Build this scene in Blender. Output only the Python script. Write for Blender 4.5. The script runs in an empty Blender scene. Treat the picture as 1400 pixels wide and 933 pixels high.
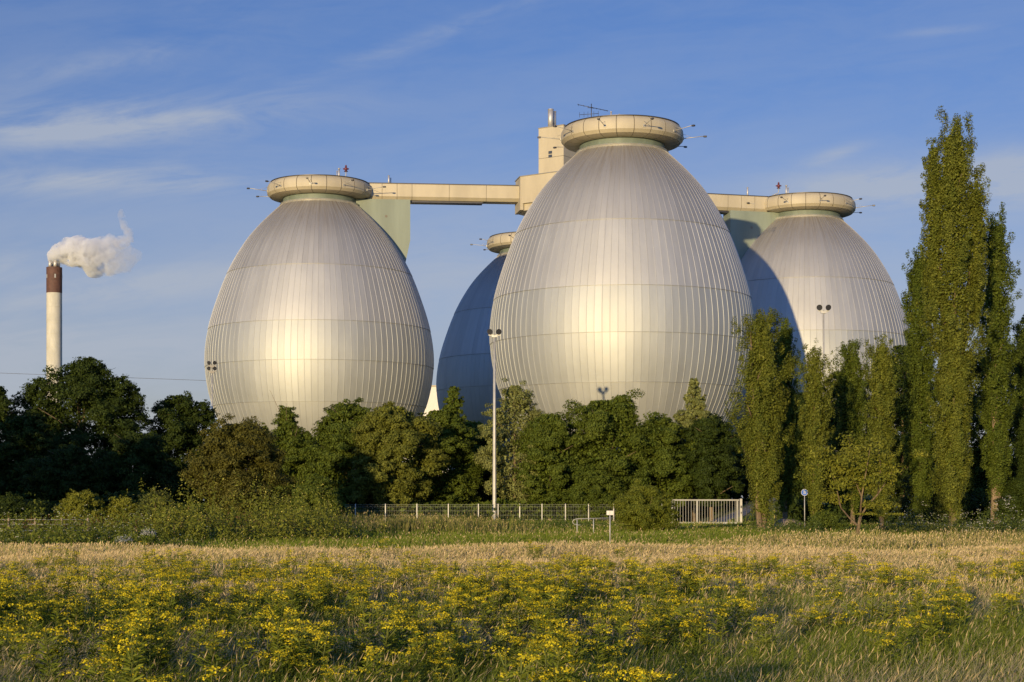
import bpy, bmesh, math, random
import numpy as np
from math import radians, sin, cos, pi, sqrt, atan2
from mathutils import Vector, Matrix

random.seed(7)
scene = bpy.context.scene
col = scene.collection
F = 2300.0; HOR = 690.0; CAMH = 1.9          # focal length in photo pixels, horizon row, eye height

def P(px, py, Y):
    return Vector(((px - 700) / F * Y, Y, CAMH + (HOR - py) / F * Y))
def WX(px, Y): return (px - 700) / F * Y
def WZ(py, Y): return CAMH + (HOR - py) / F * Y

# ---------------------------------------------------------------- camera, render
cam_d = bpy.data.cameras.new("camera"); cam = bpy.data.objects.new("camera", cam_d); col.objects.link(cam)
cam.location = (0, 0, CAMH); cam.rotation_euler = (pi / 2, 0, 0)
cam_d.sensor_width = 36; cam_d.lens = 36 * F / 1400; cam_d.shift_y = (HOR - 466.5) / 1400
cam_d.clip_start = 0.5; cam_d.clip_end = 9000
scene.camera = cam
scene.view_settings.view_transform = 'Standard'; scene.view_settings.look = 'None'
scene.view_settings.exposure = 0.12; scene.view_settings.gamma = 1.0
scene.view_settings.use_curve_mapping = False
cy = scene.cycles
cy.max_bounces = 6; cy.diffuse_bounces = 3; cy.glossy_bounces = 3; cy.transmission_bounces = 4
cy.transparent_max_bounces = 6; cy.volume_bounces = 10; cy.volume_step_rate = 0.2
cy.use_denoising = True; cy.sample_clamp_indirect = 4.0
cy.use_adaptive_sampling = True; cy.adaptive_threshold = 0.012

# ---------------------------------------------------------------- sun and sky
SUN_AZ = (-0.328, -0.945); SUN_EL = radians(4.7)
SUN_DIR = Vector((SUN_AZ[0] * cos(SUN_EL), SUN_AZ[1] * cos(SUN_EL), sin(SUN_EL))).normalized()   # towards the sun
sd = bpy.data.lights.new("sun", 'SUN'); so = bpy.data.objects.new("sun", sd); col.objects.link(so)
sd.energy = 5.0; sd.angle = radians(0.55); sd.color = (1.0, 0.775, 0.44)
so.rotation_euler = SUN_DIR.to_track_quat('Z', 'Y').to_euler(); so.location = (-40, -80, 60)

class NT:
    def __init__(s, tree): s.t = tree
    def n(s, typ, **kw):
        nd = s.t.nodes.new(typ)
        for k, v in kw.items(): setattr(nd, k, v)
        return nd
    def link(s, a, b): s.t.links.new(a, b)
    def inp(s, sock, v):
        if hasattr(v, 'is_output') or hasattr(v, 'links'): s.link(v, sock)
        else: sock.default_value = v
    def m(s, op, a, b=0.0, c=0.0, clamp=False):
        nd = s.n('ShaderNodeMath', operation=op, use_clamp=clamp)
        for i, v in enumerate((a, b, c)): s.inp(nd.inputs[i], v)
        return nd.outputs[0]
    def mix(s, fac, a, b, blend='MIX'):
        nd = s.n('ShaderNodeMix', data_type='RGBA', blend_type=blend)
        s.inp(nd.inputs[0], fac); s.inp(nd.inputs[6], a); s.inp(nd.inputs[7], b)
        return nd.outputs[2]
    def noise(s, vec, scale, detail=4, rough=0.55, dist=0.0):
        nd = s.n('ShaderNodeTexNoise'); nd.inputs['Scale'].default_value = scale
        nd.inputs['Detail'].default_value = detail; nd.inputs['Roughness'].default_value = rough
        nd.inputs['Distortion'].default_value = dist
        if vec is not None: s.link(vec, nd.inputs['Vector'])
        return nd.outputs['Fac']
    def comb(s, x, y, z):
        nd = s.n('ShaderNodeCombineXYZ')
        for i, v in enumerate((x, y, z)): s.inp(nd.inputs[i], v)
        return nd.outputs[0]
    def ramp(s, fac, lo, hi, a=0.0, b=1.0):
        nd = s.n('ShaderNodeMapRange'); nd.interpolation_type = 'SMOOTHSTEP'
        s.inp(nd.inputs[0], fac); nd.inputs[1].default_value = lo; nd.inputs[2].default_value = hi
        nd.inputs[3].default_value = a; nd.inputs[4].default_value = b
        return nd.outputs[0]

world = bpy.data.worlds.new("World"); scene.world = world; world.use_nodes = True
w = NT(world.node_tree); w.t.nodes.clear()
sky = w.n('ShaderNodeTexSky', sky_type='NISHITA'); sky.sun_disc = False
sky.sun_elevation = SUN_EL; sky.sun_rotation = atan2(SUN_AZ[0], SUN_AZ[1]); sky.altitude = 50
sky.air_density = 1.0; sky.dust_density = 0.6; sky.ozone_density = 2.2
hs = w.n('ShaderNodeHueSaturation'); hs.inputs['Saturation'].default_value = 1.24
w.link(sky.outputs[0], hs.inputs['Color'])
tc = w.n('ShaderNodeTexCoord'); sp = w.n('ShaderNodeSeparateXYZ'); w.link(tc.outputs['Generated'], sp.inputs[0])
yy = w.m('MAXIMUM', w.m('ABSOLUTE', sp.outputs[1]), 0.05)
u = w.m('DIVIDE', sp.outputs[0], yy); v = w.m('DIVIDE', sp.outputs[2], yy)
# thin cirrus: stretched, slightly tilted streak noise, thicker in a few long banks
vt = w.m('SUBTRACT', v, w.m('MULTIPLY', u, 0.10))
streak = w.noise(w.comb(w.m('MULTIPLY', u, 5.0), w.m('MULTIPLY', vt, 26.0), 3.7), 1.0, 7, 0.62, 0.6)
wisp = w.noise(w.comb(w.m('MULTIPLY', u, 16.0), w.m('MULTIPLY', vt, 50.0), 1.3), 1.0, 6, 0.65, 1.0)
tex = w.m('ADD', w.m('MULTIPLY', streak, 0.7), w.m('MULTIPLY', wisp, 0.3))
def bank(px, py, sx, sy, amp, slope=0.0):
    du = w.m('DIVIDE', w.m('SUBTRACT', u, (px - 700) / F), sx / F)
    dv0 = w.m('SUBTRACT', w.m('SUBTRACT', v, (HOR - py) / F), w.m('MULTIPLY', w.m('SUBTRACT', u, (px - 700) / F), slope))
    dv = w.m('DIVIDE', dv0, sy / F)
    d2 = w.m('ADD', w.m('MULTIPLY', du, du), w.m('MULTIPLY', dv, dv))
    return w.m('MULTIPLY', w.m('EXPONENT', w.m('MULTIPLY', d2, -1.0)), amp)
banks = [bank(60, 172, 170, 34, 0.8, 0.03), bank(290, 160, 170, 26, 0.6, 0.05), bank(215, 246, 150, 18, 0.85, -0.02),
         bank(60, 250, 120, 22, 0.4), bank(180, 392, 170, 20, 0.6, 0.12), bank(20, 365, 60, 22, 0.5), bank(60, 480, 260, 40, 0.45),
         bank(1190, 258, 130, 30, 0.95, 0.05), bank(1390, 245, 80, 34, 1.3), bank(1140, 212, 40, 9, 0.5, 0.3), bank(600, 45, 200, 12, 0.35, 0.35),
         bank(150, 85, 150, 22, 0.35, 0.15), bank(600, 380, 150, 60, 0.3), bank(1290, 42, 60, 6, 0.3, 0.1)]
tot = banks[0]
for b_ in banks[1:]: tot = w.m('ADD', tot, b_)
low = w.ramp(v, 0.0, 0.24, 0.28, 0.0)
dens = w.m('MULTIPLY', w.m('ADD', w.m('ADD', tot, low), 0.16), w.ramp(tex, 0.30, 0.64))
dens = w.m('MINIMUM', w.m('ADD', w.m('MULTIPLY', dens, 0.95), w.ramp(v, 0.0, 0.28, 0.46, 0.0)), 0.8)
z_ = sp.outputs[2]
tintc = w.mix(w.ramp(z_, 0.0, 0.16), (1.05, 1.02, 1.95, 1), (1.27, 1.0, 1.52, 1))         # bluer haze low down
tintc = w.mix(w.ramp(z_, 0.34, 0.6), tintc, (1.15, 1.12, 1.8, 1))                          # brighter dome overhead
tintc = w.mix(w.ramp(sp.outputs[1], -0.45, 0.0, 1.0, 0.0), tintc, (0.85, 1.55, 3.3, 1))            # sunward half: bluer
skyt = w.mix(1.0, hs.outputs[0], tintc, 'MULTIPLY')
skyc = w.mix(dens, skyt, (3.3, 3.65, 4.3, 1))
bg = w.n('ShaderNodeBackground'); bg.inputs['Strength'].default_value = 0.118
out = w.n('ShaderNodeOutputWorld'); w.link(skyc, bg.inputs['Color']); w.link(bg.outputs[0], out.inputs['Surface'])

# ---------------------------------------------------------------- materials
def mat(name, base, rough=0.6, metal=0.0, scale=1.0, var=0.12, bump=0.0, coord='Object', stretch=(1, 1, 1), second=None):
    m = bpy.data.materials.new(name); m.use_nodes = True; t = NT(m.node_tree)
    b = m.node_tree.nodes['Principled BSDF']
    tcn = t.n('ShaderNodeTexCoord'); mp = t.n('ShaderNodeMapping'); mp.inputs['Scale'].default_value = stretch
    t.link(tcn.outputs[coord], mp.inputs['Vector'])
    nf = t.noise(mp.outputs[0], scale, 5, 0.6)
    c0 = tuple(x * (1 - var) for x in base) + (1,); c1 = tuple(min(1, x * (1 + var)) for x in (second or base)) + (1,)
    t.link(t.mix(t.ramp(nf, 0.3, 0.7), c0, c1), b.inputs['Base Color'])
    b.inputs['Roughness'].default_value = rough; b.inputs['Metallic'].default_value = metal
    if bump:
        bp = t.n('ShaderNodeBump'); bp.inputs['Strength'].default_value = bump; bp.inputs['Distance'].default_value = 0.05
        t.link(nf, bp.inputs['Height']); t.link(bp.outputs[0], b.inputs['Normal'])
    return m

def shell_mat(name, base, rough):
    m = bpy.data.materials.new(name); m.use_nodes = True; t = NT(m.node_tree)
    b = m.node_tree.nodes['Principled BSDF']
    at = t.n('ShaderNodeAttribute'); at.attribute_name = 'panel'
    geo = t.n('ShaderNodeTexCoord'); sx = t.n('ShaderNodeSeparateXYZ'); t.link(geo.outputs['Object'], sx.inputs[0])
    # weathering: vertical streaks (angle, height) and a dirtier collar right under the neck
    ang = t.m('ARCTAN2', sx.outputs[1], sx.outputs[0])
    st = t.noise(t.comb(t.m('MULTIPLY', ang, 22.0), t.m('MULTIPLY', sx.outputs[2], 0.16), 0.0), 1.0, 4, 0.6)
    cl = t.noise(geo.outputs['Object'], 0.22, 4, 0.55)
    k = t.m('ADD', t.m('MULTIPLY', t.m('SUBTRACT', at.outputs['Fac'], 0.5), 0.10), t.m('MULTIPLY', t.m('SUBTRACT', st, 0.5), 0.22))
    k = t.m('ADD', t.m('ADD', k, t.m('MULTIPLY', t.m('SUBTRACT', cl, 0.5), 0.16)), 1.0)
    vm = t.n('ShaderNodeVectorMath', operation='SCALE'); vm.inputs[0].default_value = base; t.link(k, vm.inputs['Scale'])
    grime = t.m('MULTIPLY', t.ramp(sx.outputs[2], 37.5, 45.0), t.ramp(st, 0.35, 0.75, 0.25, 0.9))
    t.link(t.mix(grime, vm.outputs[0], (0.30, 0.255, 0.20, 1)), b.inputs['Base Color'])
    b.inputs['Metallic'].default_value = 0.80
    t.link(t.m('ADD', rough - 0.06, t.m('MULTIPLY', st, 0.12)), b.inputs['Roughness'])
    bp = t.n('ShaderNodeBump'); bp.inputs['Strength'].default_value = 0.22; bp.inputs['Distance'].default_value = 0.06
    t.link(t.noise(geo.outputs['Object'], 0.9, 2, 0.5), bp.inputs['Height']); t.link(bp.outputs[0], b.inputs['Normal'])
    return m

M = {}
M['shell_upper'] = shell_mat('weathered_aluminium_upper', (0.485, 0.47, 0.435), 0.67)
M['shell_mid'] = shell_mat('weathered_aluminium_middle', (0.51, 0.50, 0.465), 0.67)
M['shell_low'] = shell_mat('weathered_aluminium_lower', (0.48, 0.48, 0.44), 0.66)
M['shell_base'] = shell_mat('weathered_aluminium_base', (0.50, 0.495, 0.45), 0.66)
M['seam'] = mat('dark_seam_lap', (0.30, 0.29, 0.265), 0.6, 0.6)
M['cream'] = mat('cream_painted_cladding', (0.43, 0.37, 0.255), 0.6, 0, 0.35, 0.10, stretch=(1, 1, 0.3))
M['joint'] = mat('dark_joint', (0.17, 0.145, 0.11), 0.8)
M['green'] = mat('grey_green_cladding', (0.195, 0.225, 0.175), 0.6, 0, 0.5, 0.12, stretch=(1, 1, 0.12))
M['neck'] = mat('shaded_green_neck', (0.135, 0.165, 0.135), 0.6, 0, 0.8, 0.15, stretch=(1, 1, .3))  # cladding green darkened to hold the shade below the cap
M['trim'] = mat('pale_metal_trim', (0.62, 0.60, 0.52), 0.4, 0.7)
M['roofing'] = mat('grey_roofing', (0.22, 0.21, 0.2), 0.85)
M['gate'] = mat('grey_gate_paint', (0.31, 0.30, 0.26), 0.55)
M['steel'] = mat('brushed_steel', (0.55, 0.52, 0.48), 0.55, 0.6)
M['galv'] = mat('galvanised_steel', (0.42, 0.40, 0.35), 0.5, 0.3)
M['darkmetal'] = mat('dark_metal', (0.07, 0.065, 0.065), 0.45, 0.5)
M['lens'] = mat('floodlight_glass', (0.10, 0.10, 0.11), 0.12, 0.6)
M['red'] = mat('red_paint', (0.13, 0.025, 0.03), 0.5)
M['concrete'] = mat('pale_concrete', (0.50, 0.47, 0.38), 0.8, 0, 0.8, 0.10, 0.1, stretch=(1, 1, 0.4))
M['brickred'] = mat('red_brown_band', (0.098, 0.045, 0.03), 0.75, 0, 1.2, 0.2)
M['asphalt'] = mat('worn_asphalt', (0.15, 0.15, 0.155), 0.85, 0, 1.5, 0.2, 0.2, second=(0.19, 0.185, 0.175))
M['kerb'] = mat('concrete_kerb', (0.32, 0.32, 0.30), 0.85, 0, 2, 0.15)
M['bark'] = mat('bark', (0.13, 0.085, 0.045), 0.9, 0, 5, 0.35, 0.6, stretch=(1, 1, 0.25), second=(0.17, 0.12, 0.065))
M['palebark'] = mat('pale_bark', (0.22, 0.155, 0.09), 0.9, 0, 6, 0.3, 0.5, stretch=(1, 1, 0.25))
M['stone'] = mat('boulder_stone', (0.21, 0.165, 0.12), 0.9, 0, 3, 0.25, 0.5)
M['white'] = mat('white_paint', (0.62, 0.58, 0.50), 0.5, 0, 3, 0.05)
M['blue'] = mat('sign_blue', (0.02, 0.10, 0.42), 0.4)
M['wood'] = mat('weathered_wood', (0.26, 0.20, 0.13), 0.9, 0, 6, 0.25, 0.3, stretch=(1, 1, 0.2))
M['wire'] = mat('grey_green_wire', (0.22, 0.23, 0.16), 0.6)
M['window'] = mat('dark_window_glass', (0.05, 0.055, 0.06), 0.15)

def leaf_material():
    m = bpy.data.materials.new('leaves'); m.use_nodes = True; t = NT(m.node_tree); t.t.nodes.clear()
    at = t.n('ShaderNodeAttribute'); at.attribute_name = 'tint'
    pb = t.n('ShaderNodeBsdfPrincipled'); pb.inputs['Roughness'].default_value = 0.6
    pb.inputs['Specular IOR Level'].default_value = 0.12
    t.link(at.outputs['Color'], pb.inputs['Base Color'])
    tr = t.n('ShaderNodeBsdfTranslucent'); t.link(at.outputs['Color'], tr.inputs['Color'])
    mx = t.n('ShaderNodeMixShader'); mx.inputs[0].default_value = 0.22
    t.link(pb.outputs[0], mx.inputs[1]); t.link(tr.outputs[0], mx.inputs[2])
    o = t.n('ShaderNodeOutputMaterial'); t.link(mx.outputs[0], o.inputs['Surface'])
    return m
M['leaf'] = leaf_material()

# ---------------------------------------------------------------- object helpers
def tag(o, label=None, cat=None, group=None, kind=None):
    if label: o['label'] = label
    if cat: o['category'] = cat
    if group: o['group'] = group
    if kind: o['kind'] = kind
    return o
def empty(name, loc, label, cat, group=None, rz=0.0):
    o = bpy.data.objects.new(name, None); o.empty_display_size = 0.3; col.objects.link(o)
    o.location = loc; o.rotation_euler = (0, 0, rz)
    return tag(o, label, cat, group)
def link_mesh(name, me, parent=None, mats=()):
    o = bpy.data.objects.new(name, me); col.objects.link(o)
    for m in mats: me.materials.append(m)
    if parent is not None: o.parent = parent
    return o
def np_mesh(name, V, faces_n, n_per, tint=None, smooth=False):
    """V (N,3); faces_n (K,n_per) index array; tint (K,3) per-face colour"""
    me = bpy.data.meshes.new(name)
    K = len(faces_n)
    me.vertices.add(len(V)); me.vertices.foreach_set('co', np.asarray(V, dtype=np.float32).ravel())
    me.loops.add(K * n_per); me.loops.foreach_set('vertex_index', np.asarray(faces_n, dtype=np.int32).ravel())
    me.polygons.add(K); me.polygons.foreach_set('loop_start', np.arange(K, dtype=np.int32) * n_per)
    if tint is not None:
        a = me.attributes.new('tint', 'FLOAT_COLOR', 'FACE')
        c = np.ones((K, 4), dtype=np.float32); c[:, :3] = tint
        a.data.foreach_set('color', c.ravel())
    me.update(calc_edges=True); me.validate()
    if smooth: me.shade_smooth()
    return me

class MB:
    """collects simple solids into ONE mesh"""
    def __init__(s): s.bm = bmesh.new()
    def box(s, c, size, rz=0.0, bevel=0.0, mi=0, rot=None):
        mtx = Matrix.Translation(c) @ (rot.to_4x4() if rot is not None else Matrix.Rotation(rz, 4, 'Z')) @ Matrix.Diagonal((*size, 1))
        r = bmesh.ops.create_cube(s.bm, size=1.0, matrix=mtx)
        fs = {f for v_ in r['verts'] for f in v_.link_faces}
        for f in fs: f.material_index = mi
        if bevel:
            es = {e for v_ in r['verts'] for e in v_.link_edges}
            rb = bmesh.ops.bevel(s.bm, geom=list(es), offset=bevel, segments=1, affect='EDGES')
            for f in rb['faces']: f.material_index = mi
    def tube(s, pts, radii, sides=8, mi=0, cap=True):
        pts = [Vector(p) for p in pts]
        if not hasattr(radii, '__len__'): radii = [radii] * len(pts)
        rings = []
        for i, p in enumerate(pts):
            d = (pts[min(i + 1, len(pts) - 1)] - pts[max(i - 1, 0)]).normalized()
            a = d.orthogonal().normalized() if i == 0 else (rings_a - d * rings_a.dot(d)).normalized()
            rings_a = a; b = d.cross(a)
            rings.append([s.bm.verts.new(p + (a * cos(2 * pi * k / sides) + b * sin(2 * pi * k / sides)) * radii[i]) for k in range(sides)])
        for i in range(len(rings) - 1):
            for k in range(sides):
                f = s.bm.faces.new((rings[i][k], rings[i][(k + 1) % sides], rings[i + 1][(k + 1) % sides], rings[i + 1][k])); f.material_index = mi; f.smooth = True
        if cap:
            f = s.bm.faces.new(list(reversed(rings[0]))); f.material_index = mi
            f = s.bm.faces.new(rings[-1]); f.material_index = mi
    def lathe(s, prof, sides=48, mi=0, smooth=True, c=(0, 0, 0)):
        rings = []
        for r, z in prof:
            rings.append([s.bm.verts.new((c[0] + r * cos(2 * pi * k / sides), c[1] + r * sin(2 * pi * k / sides), c[2] + z)) for k in range(sides)])
        for i in range(len(rings) - 1):
            for k in range(sides):
                f = s.bm.faces.new((rings[i][k], rings[i][(k + 1) % sides], rings[i + 1][(k + 1) % sides], rings[i + 1][k])); f.material_index = mi; f.smooth = smooth
        return rings
    def prism(s, poly, axis_a, axis_b, axis_n, org, depth, mi=0):
        """polygon in (a,b) extruded +-depth/2 along n"""
        A, B, N = Vector(axis_a), Vector(axis_b), Vector(axis_n); O = Vector(org)
        f0 = [s.bm.verts.new(O + A * p[0] + B * p[1] - N * depth / 2) for p in poly]
        f1 = [s.bm.verts.new(O + A * p[0] + B * p[1] + N * depth / 2) for p in poly]
        s.bm.faces.new(list(reversed(f0))).material_index = mi; s.bm.faces.new(f1).material_index = mi
        n = len(poly)
        for i in range(n):
            s.bm.faces.new((f0[i], f0[(i + 1) % n], f1[(i + 1) % n], f1[i])).material_index = mi
    def ball(s, c, r, mi=0, sub=2, scale=(1, 1, 1)):
        rr = bmesh.ops.create_icosphere(s.bm, subdivisions=sub, radius=r, matrix=Matrix.Translation(c) @ Matrix.Diagonal((*scale, 1)))
        for f in {f for v_ in rr['verts'] for f in v_.link_faces}: f.material_index = mi; f.smooth = True
    def build(s, name, mats, parent=None, sharp=None):
        bmesh.ops.recalc_face_normals(s.bm, faces=s.bm.faces[:])
        me = bpy.data.meshes.new(name); s.bm.to_mesh(me); s.bm.free()
        if sharp: me.set_sharp_from_angle(angle=radians(sharp))
        if not isinstance(mats, (list, tuple)): mats = [mats]
        return link_mesh(name, me, parent, mats)

# ---------------------------------------------------------------- ground
def sstep(a, b, x):
    t = np.clip((x - a) / (b - a), 0, 1); return t * t * (3 - 2 * t)
def gh(x, y):
    x = np.asarray(x, dtype=float); y = np.asarray(y, dtype=float)
    z = -0.5 * (1 - sstep(55, 95, y))
    z = z + 0.07 * np.sin(x * 0.31 + 1.0) * np.sin(y * 0.23) + 0.05 * np.sin(x * 0.11 - y * 0.17)
    ramp = 2.7 * sstep(17.5, 28, x) * sstep(149, 160, y) * (1 - sstep(200, 215, y))
    flat = sstep(14, 12, x) + sstep(20, 22, x)
    return z + ramp
def G(x, y): return float(gh(x, y))

xs = np.concatenate([np.array([-4000, -1500, -600, -300, -180, -120]), np.arange(-90, 91, 1.0), np.array([120, 180, 300, 600, 1500, 4000])])
ys = np.concatenate([np.array([-600, -200, -80, -30, -10, 0]), np.arange(4, 216, 1.0), np.array([230, 260, 300, 400, 600, 1000, 2000, 5000])])
GX, GY = np.meshgrid(xs, ys); GZ = gh(GX, GY)
nx, ny = len(xs), len(ys)
idx = np.arange(nx * ny).reshape(ny, nx)
quads = np.stack([idx[:-1, :-1], idx[:-1, 1:], idx[1:, 1:], idx[1:, :-1]], -1).reshape(-1, 4)
gm = np_mesh('ground', np.stack([GX, GY, GZ], -1).reshape(-1, 3), quads, 4, smooth=True)
def ground_mat():
    m = bpy.data.materials.new('meadow_soil'); m.use_nodes = True; t = NT(m.node_tree)
    b = m.node_tree.nodes['Principled BSDF']; b.inputs['Roughness'].default_value = 0.95
    g = t.n('ShaderNodeNewGeometry'); s_ = t.n('ShaderNodeSeparateXYZ'); t.link(g.outputs['Position'], s_.inputs[0])
    n1 = t.noise(g.outputs['Position'], 0.35, 6, 0.65); n2 = t.noise(g.outputs['Position'], 3.0, 5, 0.7)
    meadow = t.mix(t.ramp(n2, 0.3, 0.7), (0.14, 0.13, 0.04, 1), (0.30, 0.245, 0.11, 1))
    verge = t.mix(t.ramp(n2, 0.3, 0.7), (0.055, 0.08, 0.014, 1), (0.12, 0.14, 0.03, 1))
    edge = t.m('ADD', s_.outputs[1], t.m('MULTIPLY', t.m('SUBTRACT', n1, 0.5), 26.0))
    t.link(t.mix(t.ramp(edge, 72, 84), meadow, verge), b.inputs['Base Color'])
    bp = t.n('ShaderNodeBump'); bp.inputs['Strength'].default_value = 0.6; bp.inputs['Distance'].default_value = 0.12
    t.link(n2, bp.inputs['Height']); t.link(bp.outputs[0], b.inputs['Normal'])
    return m
tag(link_mesh('ground', gm, None, [ground_mat()]), kind='structure')

# the drive that runs through the gate and climbs to the right
def road_strip(name, path, width, lift, m, cross=10, fine=6):
    pts = []
    P_ = [Vector((p[0], p[1], 0)) for p in path]
    for i in range(len(P_) - 1):
        p0 = P_[max(i - 1, 0)]; p1 = P_[i]; p2 = P_[i + 1]; p3 = P_[min(i + 2, len(P_) - 1)]
        for k in range(fine):
            t = k / fine
            pts.append(0.5 * ((2 * p1) + (-p0 + p2) * t + (2 * p0 - 5 * p1 + 4 * p2 - p3) * t * t + (-p0 + 3 * p1 - 3 * p2 + p3) * t ** 3))
    pts.append(P_[-1])
    V = []
    for i, p in enumerate(pts):
        d = (pts[min(i + 1, len(pts) - 1)] - pts[max(i - 1, 0)]).normalized(); nrm = Vector((-d.y, d.x, 0))
        for k in range(cross + 1):
            q = p + nrm * (k / cross - 0.5) * width
            V.append((q.x, q.y, G(q.x, q.y) + lift))
    n = cross + 1
    fs = [(i * n + k, i * n + k + 1, (i + 1) * n + k + 1, (i + 1) * n + k) for i in range(len(pts) - 1) for k in range(cross)]
    return tag(link_mesh(name, np_mesh(name, V, fs, 4, smooth=True), None, [m]), kind='structure')
road_strip('road', [(16.3, 140.0), (16.4, 149), (18.0, 157), (23, 164), (32, 169), (48, 173), (80, 178)], 6.4, 0.07, M['asphalt'])

# ---------------------------------------------------------------- digester eggs
PROF = [(0, 6.0), (3, 7.7), (6, 9.7), (9, 11.7), (12, 13.5), (15, 14.95), (18, 15.9), (21, 16.4), (23, 16.5), (26, 16.25), (29, 15.6),
        (32, 14.65), (35.5, 13.3), (38.5, 11.75), (41.6, 9.65), (44, 7.45), (45.8, 5.55)]
pz = np.array([p[0] for p in PROF], float); pr = np.array([p[1] for p in PROF], float)
slope = np.gradient(pr, pz)
def egg_r(z):
    z = np.asarray(z, float); i = np.clip(np.searchsorted(pz, z) - 1, 0, len(pz) - 2)
    h = pz[i + 1] - pz[i]; t = (z - pz[i]) / h
    return ((2*t**3 - 3*t**2 + 1) * pr[i] + (t**3 - 2*t**2 + t) * h * slope[i] + (-2*t**3 + 3*t**2) * pr[i+1] + (t**3 - t**2) * h * slope[i+1])

NP_ = 112
def shell_band_mesh(z0, z1, rows, out):
    da = 2 * pi / NP_
    offs = [(-0.055, 0.0), (-0.03, 0.032), (0.03, 0.032), (0.055, 0.0)]
    zs = np.linspace(z0, z1, rows); R = egg_r(zs) + out
    V = []; cols_ = NP_ * 4
    for z, r in zip(zs, R):
        for p in range(NP_):
            for (o, h) in offs:
                a = (p + o) * da
                V.append(((r + h) * cos(a), (r + h) * sin(a), z))
    fs = []; pan = []
    rng = np.random.default_rng(int(z0 * 10) + 3); val = rng.random(NP_)
    for i in range(rows - 1):
        for c in range(cols_):
            c2 = (c + 1) % cols_
            fs.append((i * cols_ + c, i * cols_ + c2, (i + 1) * cols_ + c2, (i + 1) * cols_ + c))
            pan.append(val[c // 4])
    me = np_mesh('shell_band', np.array(V), np.array(fs), 4, smooth=True)
    a = me.attributes.new('panel', 'FLOAT', 'FACE'); a.data.foreach_set('value', np.array(pan, dtype=np.float32))
    me.set_sharp_from_angle(angle=radians(20))
    return me

def ring_prof(mb, prof, sides, mi=0): mb.lathe(prof, sides, mi)

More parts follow.
